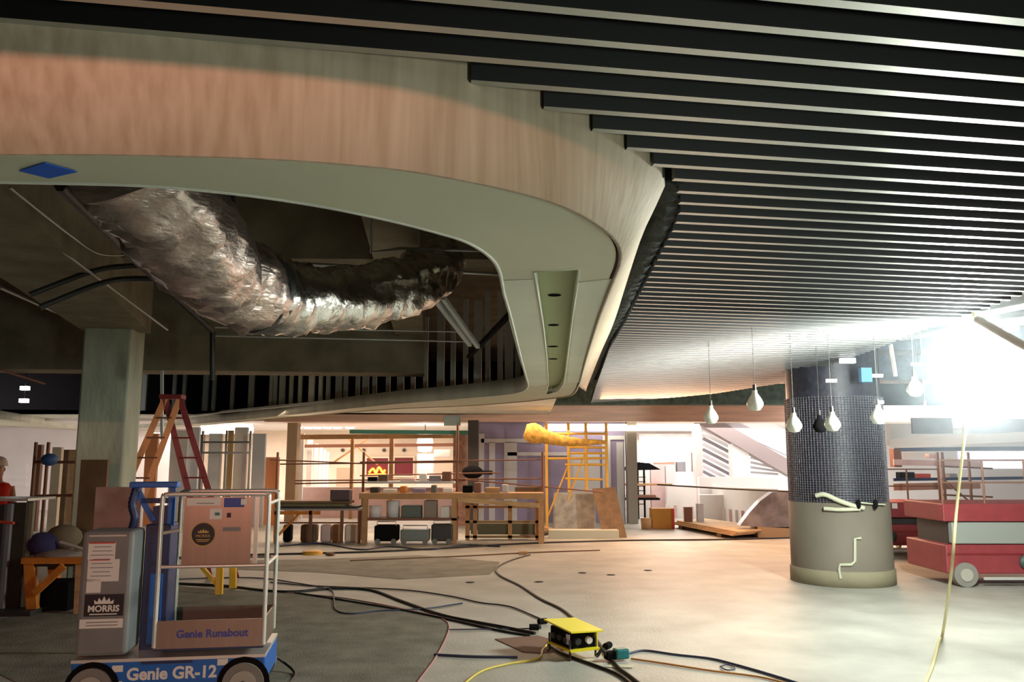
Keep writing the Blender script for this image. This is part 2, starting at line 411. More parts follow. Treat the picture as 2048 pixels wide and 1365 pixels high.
# hangers' black carrier rails over the slats
for s_ in (-6, -4, -2, 0, 1.4, 2.8):
    a = sn*.5+sd*s_; b = sn*(12 if s_ > 1 else 2.4)+sd*s_
    MB().bar((a.x, a.y, ZC+SH+.03), (b.x, b.y, ZC+SH+.03), .05, .05).build('carrier_rail', black_m, deck)
# insulation strip in the gap between ring and slats
gap = offset([on(x, y, ZC) for x, y in ((1350,380),(1340,440),(1300,520),(1265,590),(1235,650),(1205,710),(1182,768))], .0)
gap = smooth([Vector((p.x-.015, p.y, 3.27)) for p in gap], 8)
mb = MB(); mb.tube(gap, .15, 14, rf=lambda i, k: .085+.03*noise.noise(Vector((i*.7, k*.9, 3))))
tag(mb.build('insulation_roll', fuzz_m), 'shaggy black insulation strip between curved soffit and slat ends', 'insulation')
# --- concrete structure over the opening
g = R(15); gx = Vector((math.cos(g), math.sin(g))); gy = Vector((-math.sin(g), math.cos(g)))
def beam(a, b, wd, z0, z1, name='ceiling_beam'):
    a = Vector(a); b = Vector(b); t = (b-a).normalized(); n_ = Vector((-t.y, t.x))*wd/2
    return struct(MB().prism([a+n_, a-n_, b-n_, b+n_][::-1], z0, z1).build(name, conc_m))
colc = at(222, 800, 11.8); CX, CY = colc.x, 11.8
mb = MB(); rz = R(8)
mb.box((CX, CY, 2.0), (.64, .64, 4.0), rz)
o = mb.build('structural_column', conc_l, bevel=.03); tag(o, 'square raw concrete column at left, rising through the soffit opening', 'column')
beam((CX+.15-gy.x*-.5, CY), (CX+.15-gy.x*14+0, CY-gy.y*14), .9, 3.62, ZD)
beam((CX-4, 14.2), (-1.6, 15.0), .7, 3.32, ZD)
beam((CX-6, 9.6), (6, 9.9), .45, 4.15, ZD)
beam((-1.9, 15.2), (-1.0, 6), .5, 4.0, ZD)
# --- duct
dp = smooth([at(250, 300, 3.5), at(335, 420, 3.9)+Vector((0,0,.02)), at(400, 500, 4.4), at(450, 555, 4.9), at(530, 590, 5.5), at(640, 600, 6.0), at(740, 590, 6.5), at(820, 570, 7.0), at(865, 540, 7.6), at(880, 520, 8.4)], 12)
nr = len(dp)
def duct_r(i, k):
    a = 2*math.pi*k/26
    t = i/nr; base = .27 if t < .45 else .26-.02*t
    return base+.05*noise.noise(Vector((i*.16, math.cos(a)*1.8, math.sin(a)*1.8)))+.035*noise.noise(Vector((i*.9, math.cos(a)*1.6, math.sin(a)*1.6+7)))+.018*noise.noise(Vector((i*1.9, math.cos(a)*5, math.sin(a)*5)))
k0 = int(nr*.42)
du = empty('flexible_duct', dp[nr//2], 'crumpled silver foil flexible duct sagging inside the ceiling opening', 'duct')
MB().tube(dp[:k0+1], .27, 26, rf=duct_r).build('foil_sleeve', foil_p, du, True, label='dull brownish foil sleeve')
MB().tube(dp[k0:], .26, 26, rf=lambda i, k: duct_r(i+k0, k)).build('foil_hose', foil_m, du, True)
j = dp[k0]; MB().tube(dp[k0-1:k0+2], .285, 26).build('duct_collar', dsteel_m, du, True)
j = at(462, 480, 4.9)
MB().box((j.x, j.y, j.z+.25), (.03, .03, .85)).build('hanger_strap', dsteel_m, du, True)
# blue scribble/tie on the sleeve
pt = smooth([at(325, 512, 4.02), at(370, 524, 4.0), at(398, 500, 4.02), at(430, 522, 4.12), at(462, 520, 4.35)], 6)
MB().tube(pt, .012, 6).build('tie_strap', mat('blue_strap', (.03, .04, .30), .5), du, True)
# --- pipes, conduits and hangers above the opening
def line(name, pts, r, m, label, cat, group=None, n=6, sm=0):
    p = smooth(pts, 8) if sm else pts
    return tag(MB().tube(p, r, n).build(name, m), label, cat, group)
line('conduit', [at(545, 525, 7.5), at(1000, 549, 8.2)], .018, steel_m, 'straight grey conduit running just behind the foil duct', 'pipe')
line('conduit', [at(745, 430, 7.0), at(742, 505, 7.0), at(800, 497, 7.1), at(1000, 503, 7.6)], .014, steel_m, 'thin conduit dropping then bending right above the foil duct', 'pipe')
line('conduit', [at(0, 410, 6.0), at(335, 660, 10.5)], .014, steel_m, 'long thin conduit slanting across the dark concrete beam', 'pipe')
line('conduit', [at(20, 375, 5.0), at(140, 470, 6.5), at(200, 508, 8), at(270, 510, 9)], .010, steel_m, 'thin curved wire under the slab left of the foil duct', 'wire', sm=1)
line('sprinkler_pipe', [at(120, 372, 4.6), at(260, 510, 6.5), at(425, 662, 11.0), at(425, 760, 11.0)], .035, dsteel_m, 'black pipe slanting from the soffit edge then dropping down', 'pipe')
line('sprinkler_pipe', [at(60, 590, 7.8), at(180, 545, 8.0), at(250, 533, 8.2), at(350, 532, 8.4)], .03, dsteel_m, 'upper of two black pipes bending across the dark beam', 'pipe', sm=1)
line('sprinkler_pipe', [at(80, 615, 7.8), at(200, 568, 8.0), at(270, 558, 8.2), at(380, 562, 8.4)], .03, dsteel_m, 'lower of two black pipes bending across the dark beam', 'pipe', sm=1)
line('conduit', [at(430, 655, 12), at(920, 664, 13)], .014, steel_m, 'upper of two thin horizontal conduits below the foil duct', 'pipe')
line('conduit', [at(430, 672, 12), at(940, 684, 13)], .014, steel_m, 'lower of two thin horizontal conduits below the foil duct', 'pipe')
line('conduit', [at(0, 575, 9.0), at(170, 650, 12)], .02, steel_m, 'grey conduit in the dark left of the concrete column', 'pipe')
line('conduit', [at(0, 740, 14), at(90, 768, 15)], .02, rust_m, 'rusty red pipe in the dark above left white wall', 'pipe')
for k in range(2):
    o = MB().bar(at(868+k*18, 596, 9.0), at(940+k*16, 690+k*4, 10.5), .05, .05).build('brace', stud_m)
    tag(o, ['left', 'right'][k]+' one of two slanting steel braces below the duct end', 'brace')
o = MB().bar(at(324, 742, 14.1), at(324, 880, 14.1), .045, .045).build('drop_rod', stud_m); tag(o, 'thin vertical steel strut hanging beside the red stepladder', 'strut')
# stud wall beyond the ring
sw = empty('stud_wall', at(600, 840, 25), 'row of vertical steel studs in the dark beyond the opening', 'framing')
xs = [285,345,365,408,425,462,500,540,548,562,580,598,622,640,655,676,690,714,730,748,775,800,825,850,880,905,930,955,975,1000,1018,1036]
for i, x in enumerate(xs):
    Y = 25.5-(x-285)*.0165 if x > 300 else 25.5
    b = at(x, 826 if x < 620 else 800, Y); wd = .09 if i % 3 else .14
    MB().b2((b.x-wd/2, Y, 3.05), (b.x+wd/2, Y+.09, ZD-.2-.1*(i % 2))).build('stud', stud_m, sw, True)
a = at(285, 830, 25.5); b = at(1036, 800, 13.1)
MB().bar((a.x, a.y, 3.0), (b.x, b.y, 3.0), .1, .05).build('track', stud_m, sw, True)
wl = struct(MB().b2((-30, 26.2, 3.0), (26, 26.3, ZD)).build('wall_1', black_m))
# far bulkhead, its fascia and the teal service band above
struct(MB().b2((-6.7, 22.4, 2.80), (24, 22.6, 3.24)).build('trim_5', copper_m))
struct(MB().b2((-6.7, 22.6, 2.86), (24, 24.6, 2.90)).build('ceiling_bulkhead', warmwall_m))
struct(MB().b2((-1, 22.0, 3.24), (7.6, 22.4, 3.9)).build('trim_6', mat('teal_grey', (.10, .16, .14), .8, var=.3)))
sq = MB().b2(*pb(888, 832, 921, 852, 22.34, .06)).build('hanging_sign', mat('grey_green', (.42, .48, .43), .7)); tag(sq, 'small grey green square sign against the copper-toned bulkhead', 'sign')
# ------------------------------------------------------------------ back rooms (setting)
def wallpx(name, x0, y0, x1, y1, Y, m, d=.12): return struct(MB().b2(*pb(x0, y0, x1, y1, Y, d)).build(name, m))
MB_ = MB
struct(MB().b2((-26, 30, 0), (-12.2, 30.15, 3.4)).build('wall_2', drywall_m))
struct(MB().b2((-12.2, 33, 0), (1, 33.15, 3.0)).build('wall_3', warmwall_m))
struct(MB().b2((3, 31, 0), (26, 31.15, 4)).build('wall_4', drywall_m))
struct(MB().b2((-26, 24.6, 2.92), (24, 34, 3.0)).build('ceiling_back_rooms', drywall_m))
# purple taped partition
pt = empty('partition', (at(1115, 1045, 24).x, 24, 0), 'purple and grey taped wallboard partition in the middle distance', 'partition')
a, b = pb(957, 868, 1250, 1045, 24, .1); MB().b2((a[0], 24, 0), (b[0], 24.1, 2.86)).build('wallboard', purple_m, pt, True)
for (x0, y0, x1, y1) in ((955,868,968,1048),(978,885,990,1048),(1008,885,1034,1048),(1140,905,1200,990),(1205,880,1222,1048),(1234,885,1248,1048),(962,878,1085,886),(1205,872,1250,880),(1015,905,1140,912)):
    a, b = pb(x0, y0, x1, y1, 23.96, .04); MB().b2((a[0], a[1], max(a[2], 0)), b).build('joint_strip', ltgrey_m, pt, True)
a, b = pb(1256, 870, 1275, 1040, 23.6, .5); tag(MB().b2((a[0], a[1], 0), (b[0], b[1], 2.86)).build('square_post', mat('taupe', (.28, .26, .22), .8)), 'taupe square post at right end of the purple partition', 'post')
a, b = pb(935, 872, 956, 1070, 21.5, .4); tag(MB().b2((a[0], a[1], 0), (b[0], b[1], 2.8)).build('square_post', mat('dark_brown', (.05, .04, .035), .8)), 'dark post left of the purple partition', 'post')
a, b = pb(572, 870, 592, 990, 24.5, .4); tag(MB().b2((a[0], a[1], 0), (b[0], b[1], 2.86)).build('square_post', mat('tan', (.38, .28, .17), .8)), 'tan post at left of the bright corridor', 'post')
# bright corridor strips
for i, (x0, x1, y0) in enumerate(((594,606,868),(613,623,880),(628,634,888),(638,643,892),(646,650,900),(653,657,905))):
    Y = 25.5+i*1.2; a, b = pb(x0, y0, x1, 990, Y, .1)
    tag(MB().b2((a[0], a[1], .05 if 0 else 0), b).build('door_leaf', white_m), ['nearest', 'second', 'third', 'fourth', 'fifth', 'farthest'][i]+' of the bright white upright panels lining the corridor', 'panel', 'white panels along the corridor')
# red windows with neon
for x0, y0, x1, y1, lab in ((733,917,776,951,'dark red window with glowing orange letters on warm wall'),(789,916,826,952,'dark red window without lettering on the warm wall')):
    w_ = empty('shop_window', at((x0+x1)/2, y1, 32.9), lab, 'window')
    MB().b2(*pb(x0, y0, x1, y1, 32.92, .05)).build('pane', mat('dark_red_glass', (.16, .02, .03), .25), w_, True)
    fr = MB()
    for q in ((x0-3,y0-3,x1+3,y0),(x0-3,y1,x1+3,y1+3),(x0-3,y0,x0,y1),(x1,y0,x1+3,y1)): fr.b2(*pb(*q, 32.86, .08))
    fr.build('frame', warmwall_m, w_, True)
    if x0 == 733:
        n_ = MB(); 
        pp = smooth([at(738, 946, 32.8), at(746, 938, 32.8), at(752, 946, 32.8), at(758, 935, 32.8), at(766, 946, 32.8), at(770, 940, 32.8)], 5)
        n_.tube(pp, .05, 6); n_.tube([at(736, 950, 32.8), at(772, 949, 32.8)], .04, 6); n_.build('neon_tube', neon_em, w_, True)
for k, x in enumerate((685, 727, 768, 808)):
    p = at(x, 901, 32.9); tag(MB().cyl((p.x, 32.9, p.z), (p.x, 32.99, p.z), .07, 10).build('wall_spot', dsteel_m), ['first', 'second', 'third', 'fourth'][k]+' small dark fitting from the left on the warm wall', 'fixture', 'small fittings in a row on the warm wall')
# x brace
for a, b, l in (((690,872),(755,930),'falling'),((745,872),(668,925),'rising')):
    tag(MB().bar(at(*a, 27), at(*b, 27), .10, .05).build('brace', wood_m), l+' board of the crossed braces under the back ceiling', 'brace')
# back lights
def fixture(px, py, Y, rx, m, lab, h=.5, grp=None):
    p = at(px, py, Y); e = empty('work_light', p, lab, 'lamp', group=grp)
    MB().lathe([(.001, -h/2), (rx*.8, -h/2*.9), (rx, 0), (rx*.8, h/2*.9), (.001, h/2)], p, 14).build('bulb', m, e, True)
    MB().cyl((p.x, p.y, p.z+h/2), (p.x, p.y, p.z+h/2+.08), rx*.5, 10).build('socket', dsteel_m, e, True)
    MB().cyl((p.x, p.y, p.z+h/2+.08), (p.x, p.y, 3.0 if Y > 20 else ZD), .012, 6).build('cord', cable_m, e, True); return e
hot = mat('warm_lamp_glow', (1, .95, .85), emit=12)
fixture(850, 886, 27, .26, hot, 'large glowing warm white lamp hanging in the central back room', .62)
for i, x in enumerate((596, 616, 635, 655, 675, 700)):
    p = at(x, 856, 29.5); p.z = 2.87; tag(MB().lathe([(.14, .05), (.14, 0), (.001, 0)], p, 12).build('downlight', spot_em), ['first', 'second', 'third', 'fourth', 'fifth', 'sixth'][i]+' from left in the row of bright ceiling downlights', 'lamp', 'downlights along the bulkhead')
def tube_light(x0, y0, x1, y1, Y, r, lab, m=tube_em):
    e = empty('strip_light', at((x0+x1)/2, y0, Y), lab, 'lamp'); a = at(x0, y0, Y); b = at(x1, y1, Y)
    MB().tube([a, b], r, 8).build('tube', m, e, True)
    MB().bar(a+Vector((0, .1, r+.03)), b+Vector((0, .1, r+.03)), .16, .05).build('housing', white_m, e, True); return e
tube_light(1090, 857, 1400, 857, 23.6, .07, 'long warm white strip light above the purple partition')
tube_light(1280, 887, 1392, 889, 29, .17, 'upper of two broad bright strips over the far shop counter', mat('white_glow', (1, .97, .92), emit=4))
tube_light(1280, 917, 1385, 914, 29, .16, 'lower of two broad bright strips over the far shop counter', MATS['white_glow'])
tube_light(400, 862, 505, 860, 26.8, .12, 'bright strip light above the left back rooms behind the ladder', MATS['white_glow'])
p0, p1 = at(700, 864, 22.9), at(940, 866, 22.9)
tag(MB().bar(p0, p1, .12, .11).build('glass_beam', mat('teal_glass', (.10, .32, .25), .25)), 'long teal green beam hung under the central bulkhead', 'beam')
# left back: white wall with studs
for i, (x0, y0, x1, y1) in enumerate(((100,895,118,1030),(118,900,133,1030),(135,900,152,1030),(68,890,78,1030))):
    a, b = pb(x0, y0, x1, y1, 20+.4*i, .12); m = [warmwall_m, dply_m, ply_m, rust_m][i]
    tag(MB().b2((a[0], a[1], 0), b).build('upright_board', m), ['tan', 'dark brown', 'plywood coloured', 'rust brown'][i]+' upright board against the bright left wall', 'board')
fr = empty('scaffold_frame', at(115, 1040, 17), 'rusty scaffold frame before the bright left wall', 'scaffold')
for x in (72, 97): 
    p = at(x, 890, 17); MB().cyl((p.x, 17, 0), (p.x, 17, at(x, 885, 17).z), .035, 8).build('upright', rust_m, fr, True)
MB().tube([at(70, 925, 17), at(160, 925, 17)], .03, 8).build('rail', rust_m, fr, True)
MB().tube([at(70, 993, 17), at(160, 991, 17)], .03, 8).build('rail', rust_m, fr, True)
p = at(99, 920, 16.9); tag(MB().lathe_s(p, .16, 12, 8, (1, 1, .8)).build('cable_bundle', mat('blue_bundle', (.03, .09, .25), .6)), 'blue round bundle on the left scaffold rail', 'bundle')
nt = MB()
for k in range(4): nt.b2(*pb(27, 927+k*13, 52, 935+k*13, 29.97, .03))
tag(nt.build('notice_sheets', wht), 'white notice sheets pasted on the bright left wall', 'notice')
# metal framed rooms behind the ladder
for i, (x0, x1, m, l) in enumerate(((288,312,orange_m,'orange tan'),(338,372,white_m,'bright white'),(372,395,ltgrey_m,'pale grey'),(415,440,white_m,'narrow white'),(448,462,mat('ochre', (.38, .25, .10), .8),'ochre'),(466,492,drywall_m,'off-white'),(503,528,ltgrey_m,'grey lilac'),(530,556,orange_m,'orange'))):
    a, b = pb(x0, 880 if i != 7 else 915, x1, 1000, 23+.3*(i % 3), .12); tag(MB().b2((a[0], a[1], 0), (b[0], b[1], b[2] if i == 7 else 2.5+.1*(i % 3))).build('wall_panel', m), l+' upright wall panel behind the ladder and lift', 'panel')
mf = empty('door_frame', at(450, 1000, 21.5), 'thin bright steel frame behind the ladder', 'frame')
for x in (402, 450, 498): 
    a, b = pb(x-2, 862, x+2, 1000, 21.5, .06); MB().b2((a[0], a[1], 0), b).build('post', steel_m, mf, True)
for y in (885, 906): MB().bar(at(402, y, 21.5), at(500, y, 21.5), .06, .05).build('rail', steel_m, mf, True)
# bright rooms to the right: shelves and counter
struct(MB().b2(*pb(1278, 868, 1395, 880, 30.5, .3)).build('trim_7', pink_m))
tag(MB().b2(*pb(1310, 922, 1350, 958, 29, .3)).build('display_board', mat('brown_pink', (.36, .20, .14), .7)), 'brown display board at the far bright counter', 'board')
for i, (x0, x1, m) in enumerate(((1355,1372,grey_m),(1374,1386,wht),(1386,1398,dply_m))):
    a, b = pb(x0, 905, x1, 1000, 29-.2*i, .3); tag(MB().b2((a[0], a[1], 0), b).build('upright_board', m), ['grey', 'white', 'dark brown'][i]+' upright board left of the white stairs', 'board')
a, b = pb(1290, 945, 1400, 1020, 27.5, .6); tag(MB().b2((a[0], a[1], 0), b).build('counter', drywall_m), 'pale counter in the far bright shop', 'counter')
# staircase
st = empty('staircase', at(1490, 1000, 25.5), 'white staircase slanting down to the right behind the round column', 'staircase')
A, B = at(1398, 842, 25.5), at(1600, 958, 25.5)
MB().bar(A+Vector((0, 0, .1)), B+Vector((0, 0, .1)), .5, .42).build('stringer', mat('pale_mauve', (.30, .25, .25), .7), st, True)
MB().bar(at(1440, 840, 25.7), at(1625, 925, 25.7), .2, .30).build('handrail_band', ltgrey_m, st, True)
MB().bar(at(1490, 838, 26.2), at(1625, 905, 26.2), .1, .5).build('side_panel', white_m, st, True)
for k in range(11):
    y = 855+k*11
    MB().bar(at(1405, y, 26), at(1463, y+30, 26), .1, .09).build('tread', ltgrey_m if k % 2 else grey_m, st, True)
for k in range(5): MB().bar(at(1500, 905+k*10, 26), at(1556, 925+k*6, 26), .1, .07).build('tread', ltgrey_m, st, True)
a, b = pb(1466, 880, 1499, 985, 25.4, .5); MB().b2((a[0], a[1], 0), b).build('newel_wall', white_m, st, True)
a, b = pb(1392, 850, 1405, 985, 25.3, .5); MB().b2((a[0], a[1], 0), b).build('newel_wall', pink_m, st, True)
a, b = pb(1400, 955, 1600, 1040, 24.8, .3); MB().b2((a[0], a[1], 0), b).build('low_wall', white_m, st, True)
# curved white counter front with reeded base
cf = empty('curved_counter', at(1420, 1035, 22), 'low white curved counter with reeded base beneath the stairs', 'counter')
arc = [on(1335, 1035, 0), on(1400, 1040, 0), on(1450, 1045, 0), on(1500, 1051, 0), on(1560, 1056, 0)]
arc = smooth(arc, 4)
mb = MB()
for i in range(len(arc)-1):
    a, b = arc[i], arc[i+1]; t = Vector((0, .25, 0)); h = 1.0
    mb.add([a, b, b+Vector((0,0,h)), a+Vector((0,0,h)), a+t, b+t, b+t+Vector((0,0,h)), a+t+Vector((0,0,h))], [(0,1,2,3),(5,4,7,6),(3,2,6,7)])
mb.build('counter_front', white_m, cf, True)
for i, p in enumerate(arc): MB().b2((p.x-.06, p.y-.05, 0), (p.x+.06, p.y, .38)).build('reed', pink_m if i % 2 else drywall_m, cf, True)
q = [at(1480, 1052, 19.5), at(1500, 1025, 19.5), at(1520, 1003, 19.5), at(1545, 985, 19.5), at(1590, 984, 19.5), at(1590, 1058, 19.5)]
gl = MB().slab(q, (0, .3, 0)).build('curved_screen', mat('smoked_grey', (.20, .20, .23), .3, var=.4, scale=3)); tag(gl, 'dark grey curved panel standing left of the round column', 'panel')
# plywood pallet stack and small things there
def on_box(name, pts, h, m, lab, cat, lift=0):
    q = [on(x, y, 0) for x, y in pts]; return tag(MB().slab([(p.x, p.y, lift) for p in q], (0, 0, h)).build(name, m, bevel=.01), lab, cat)
pl = empty('plywood_stack', on(1430, 1065, 0), 'low stack of plywood sheets on bearers right of the cardboard box', 'plywood')
q = [on(1345, 1047, .12), on(1465, 1070, .12), on(1545, 1062, .12), on(1400, 1042, .12)]
for k in range(3): MB().slab([(p.x+.05*k, p.y-.03*k, .09+.035*k) for p in q], (0, 0, .03)).build('sheet', ply_m, pl, True)
for t in (.15, .8): 
    a = q[0].lerp(q[1], t); b = q[3].lerp(q[2], t); MB().bar((a.x, a.y, .045), (b.x, b.y, .045), .12, .09).build('bearer', dply_m, pl, True)
bx = empty('cardboard_box', on(1332, 1046, 0), 'orange brown cardboard box right of the leaning board', 'box')
a, b = pb(1305, 1018, 1348, 1046, 21.9, .5); MB().b2((a[0], a[1], 0), b).build('carton', mat('carton', (.55, .26, .04), .7), bx, True, bevel=.01)
MB().b2((b[0]-.06, a[1]-.01, 0), (b[0]+.01, a[1]+.02, b[2])).build('edge_tape', redp, bx, True)
a, b = pb(1284, 1025, 1302, 1046, 21.8, .3); tag(MB().lathe([(.001,0),(.12,0),(.14,.28),(.13,.28),(.001,.27)], ((a[0]+b[0])/2, 21.9, 0), 14).build('bucket', wood_m), 'small tan bucket left of the cardboard box', 'bucket')
# leaning board, block, wrapped bundle
q = [on(1207, 1077, 0), on(1254, 1076, 0)]
tp = [at(1184, 978, q[0].y+.6), at(1230, 975, q[1].y+.6)]
tag(MB().slab([q[0], q[1], tp[1], tp[0]], (0, .03, 0)).build('leaning_board', mat('leaning_ply', (.15, .09, .045), .75, var=.2)), 'brown plywood sheet leaning beside the purple partition', 'board')
a = on(1098, 1078, 0); b = on(1238, 1078, 0); tag(MB().b2((a.x, a.y, 0), (b.x, a.y+.35, .19)).build('kerb_block', mat('pale_block', (.52, .52, .42), .8), bevel=.01), 'long low pale block on the floor under the yellow scaffold', 'block')
mb = MB(); c = on(1148, 1062, 0); w0 = at(1108, 1000, c.y).x; w1 = at(1190, 1000, c.y).x; zt = at(1150, 987, c.y).z
prof = [(w0, c.y), (w1, c.y-.05), (w1, c.y+.7), (w0, c.y+.7)]
mb.prism(prof, 0, zt); o = mb.build('wrapped_pallet', mat('wrap_film', (.42, .38, .32), .35, var=.25, scale=6), bevel=.04); tag(o, 'shrink wrapped brownish pallet load left of the leaning board', 'pallet load')
q = [on(1050, 1076, 0), on(1100, 1068, 0)]
tag(MB().bar((q[0].x, q[0].y, .03), (q[1].x, q[1].y, .03), .3, .05).build('plank', mat('dark_plank', (.06, .045, .03), .8)), 'dark plank on the floor left of the pale block', 'plank')
tag(MB().bar(on(1080, 1052, .3), on(1120, 1064, .02), .05, .05).build('plank', wood_m), 'light stick leaning at the wrapped pallet load', 'stick')
# black stand
sp = on(1280, 1040, 0); Y = sp.y; ts = empty('tripod_stand', sp, 'black stand with wide flat top in front of the bright shop', 'stand')
a = at(1240, 942, Y); b = at(1322, 940, Y); m_ = at(1280, 925, Y)
MB().slab([a, b, (b.x-.35, Y, m_.z-.03), (m_.x, Y, m_.z), (a.x+.4, Y, m_.z-.06)], (0, .6, 0)).build('canopy', black_m, ts, True)
for x in (1278, 1291): p = at(x, 990, Y); MB().cyl((p.x, Y+.2, 0), (p.x, Y+.2, a.z+.05), .03, 8).build('leg', black_m, ts, True)
for k in range(7): MB().cyl(at(1278, 955+k*9, Y+.2), at(1291, 955+k*9, Y+.2), .015, 6).build('rung', dsteel_m, ts, True)
MB().b2(*pb(1245, 997, 1320, 1001, Y, .5)).build('lower_shelf', black_m, ts, True)
MB().b2(*pb(1255, 991, 1312, 996, Y, .4)).build('shelf_board', rust_m, ts, True)
MB().b2(*pb(1252, 968, 1345, 972, Y, .3)).build('shelf_board', wood_m, ts, True)
line('cable', [at(1315, 970, 20), at(1450, 978, 18.5), at(1585, 984, 17)], .02, cable_m, 'taut dark cable before the white low wall', 'cable')
# ------------------------------------------------------------------ yellow scaffold and boom
ys_ = empty('yellow_scaffold', on(1150, 1058, 0), 'yellow tube scaffold in front of the purple partition', 'scaffold')
Y = 20.5
for x in (1093, 1137, 1172, 1213): p = at(x, 900, Y); MB().cyl((p.x, Y, 0 if x in (1093,) else 1.0), (p.x, Y, at(x, 846, Y).z), .035, 8).build('upright', yelo_m, ys_, True)
for x0, y0, x1, y1 in ((1090,868,1215,868),(1135,895,1213,896),(1135,907,1213,907),(1093,918,1215,917),(1130,958,1205,960),(1130,930,1210,930)): MB().cyl(at(x0, y0, Y), at(x1, y1, Y), .028, 8).build('rail', yelo_m, ys_, True)
for x0, y0, x1, y1 in ((1093,1040,1137,930),(1137,1000,1172,900)): MB().cyl(at(x0, y0, Y), at(x1, y1, Y), .02, 6).build('brace', yelo_m, ys_, True)
Y = 20.0
bm = empty('fabric_bundle', at(1100, 870, Y), 'bundled yellow fabric tapering to a pole under the bulkhead', 'bundle')
pts = smooth([at(1050, 862, Y), at(1070, 868, Y), at(1095, 875, Y), at(1125, 882, Y), at(1165, 885, Y), at(1213, 885, Y)], 7); n_ = len(pts)
MB().tube(pts, .1, 14, rf=lambda i, k: max(.03, (.14+.12*math.sin(min(1, i/(n_*.32))*math.pi*.8)) *(1-i/n_)**.9+.03+.03*noise.noise(Vector((i*.5, k*.8, 0))))).build('fabric', mat('mustard_fabric', (.62, .34, .06), .8, var=.3, scale=9), bm, True)
MB().tube([at(1055, 880, Y), at(1130, 886, Y+.2)], .035, 8).build('pole', rust_m, bm, True)
# ------------------------------------------------------------------ brown scaffold, benches
bs = empty('pipe_scaffold', on(820, 1082, 0), 'rusty pipe scaffold spanning the middle distance', 'scaffold')
for x, Y in ((728, 19.0), (915, 19.0), (556, 19.5), (1085, 18.8)):
    p = at(x, 900, Y); MB().cyl((p.x, Y, 0), (p.x, Y, at(x, 905 if x != 915 else 850, Y).z), .03, 8).build('upright', rust_m, bs, True)
for x0, y0, x1, y1, Y in ((540,920,730,928,19),(560,929,920,925,19.0),(720,925,1085,920,19.0),(590,962,1085,958,19.0),(590,968,930,962,19),(930,960,1205,985,18.9),(720,952,1000,946,19.3)):
    MB().cyl(at(x0, y0, Y), at(x1, y1, Y), .018, 6).build('rail', rust_m, bs, True)
MB().bar(at(735, 965, 18.9), at(910, 965, 18.9), .5, .05).build('deck_board', ltgrey_m, bs, True)
MB().bar(at(735, 978, 18.9), at(910, 980, 18.9), .5, .06).build('deck_board', pink_m, bs, True)
wb = empty('workbench', on(900, 1083, 0), 'long timber workbench in the middle distance with lower shelf', 'workbench')
Y = 18.1
MB().b2(*pb(718, 987, 1088, 999, Y, .7)).build('benchtop', wood_m, wb, True)
MB().b2(*pb(735, 1037, 915, 1042, Y, .6)).build('shelf', rust_m, wb, True)
for x in (729, 908, 1082):
    for dy in (0, .6): a, b = pb(x-5, 999, x+5, 1083, Y+dy, .1); MB().b2((a[0], a[1], 0), b).build('leg', wood_m, wb, True)
MB().bar(at(915, 1000, Y), at(1080, 1012, Y), .04, .10).build('apron', ply_m, wb, True)
for k, (x0, y0, x1, y1, m, lab, cat) in enumerate(((735,1013,760,1037,drywall_m,'cream roll at left end of workbench shelf','roll'),(770,1003,797,1037,white_m,'tall white drum on the workbench shelf','drum'),(802,1012,842,1037,mat('slate_green', (.12, .15, .13), .6),'grey green case on the workbench shelf','case'),(848,1002,873,1037,mat('warm_grey', (.30, .24, .20), .7),'brownish upright carton on the workbench shelf','carton'),(880,1014,902,1037,wht,'white crate at right end of workbench shelf','crate'))):
    a, b = pb(x0, y0, x1, y1, Y+.1, .35)
    if k in (0, 1): o = MB().lathe([(.001, 0), ((b[0]-a[0])/2, 0), ((b[0]-a[0])/2, b[2]-a[2]), (.001, b[2]-a[2])], ((a[0]+b[0])/2, Y+.3, a[2]), 14).build(cat.split()[0], m)
    else: o = MB().b2(a, b).build(cat.split()[0], m, bevel=.02)
    tag(o, lab, cat)
for k, (x0, y0, x1, y1, m, lab) in enumerate(((748,1052,795,1080,black_m,'black machine on the floor under the workbench left end'),(800,1060,858,1086,mat('machine_grey', (.20, .24, .23), .4),'grey green machine on the floor under the workbench'),(862,1050,905,1084,dsteel_m,'dark machine on the floor under the workbench right end'))):
    a, b = pb(x0, y0, x1, y1, Y-.1, .4); e = empty('floor_machine', ((a[0]+b[0])/2, Y, 0), lab, 'machine')
    MB().b2((a[0], a[1], .06), b).build('housing', m, e, True, bevel=.03); h = b[2]
    for x in (a[0]+.08, b[0]-.08): MB().cyl((x, a[1]-.02, .06), (x, a[1]+.03, .06), .06, 12).build('wheel', rubber_m, e, True)
    MB().tube([(a[0]+.05, a[1]+.1, h), (a[0]+.05, a[1]+.1, h+.08), (b[0]-.05, a[1]+.1, h+.08), (b[0]-.05, a[1]+.1, h)], .012, 6).build('handle', steel_m, e, True)
# low timber frame in front of partition
lf = empty('timber_rack', on(1000, 1078, 0), 'low timber rack holding dark boards right of the workbench', 'rack')
Y = 18.9
for x in (935, 950, 1020, 1075): a, b = pb(x-4, 1002, x+4, 1080, Y, .08); MB().b2((a[0], a[1], 0), b).build('post', wood_m, lf, True)
for y in (1012, 1042, 1072): MB().b2(*pb(930, y, 1085, y+5, Y, .06)).build('rail', mat('dim_wood', (.32, .22, .11), .8) if y > 1012 else MATS['lumber'], lf, True)
MB().b2(*pb(955, 1048, 1070, 1070, Y+.1, .2)).build('board', mat('moss_board', (.13, .12, .07), .8), lf, True)
MB().b2(*pb(1030, 975, 1085, 992, Y+.3, .3)).build('top_board', dply_m, lf, True)
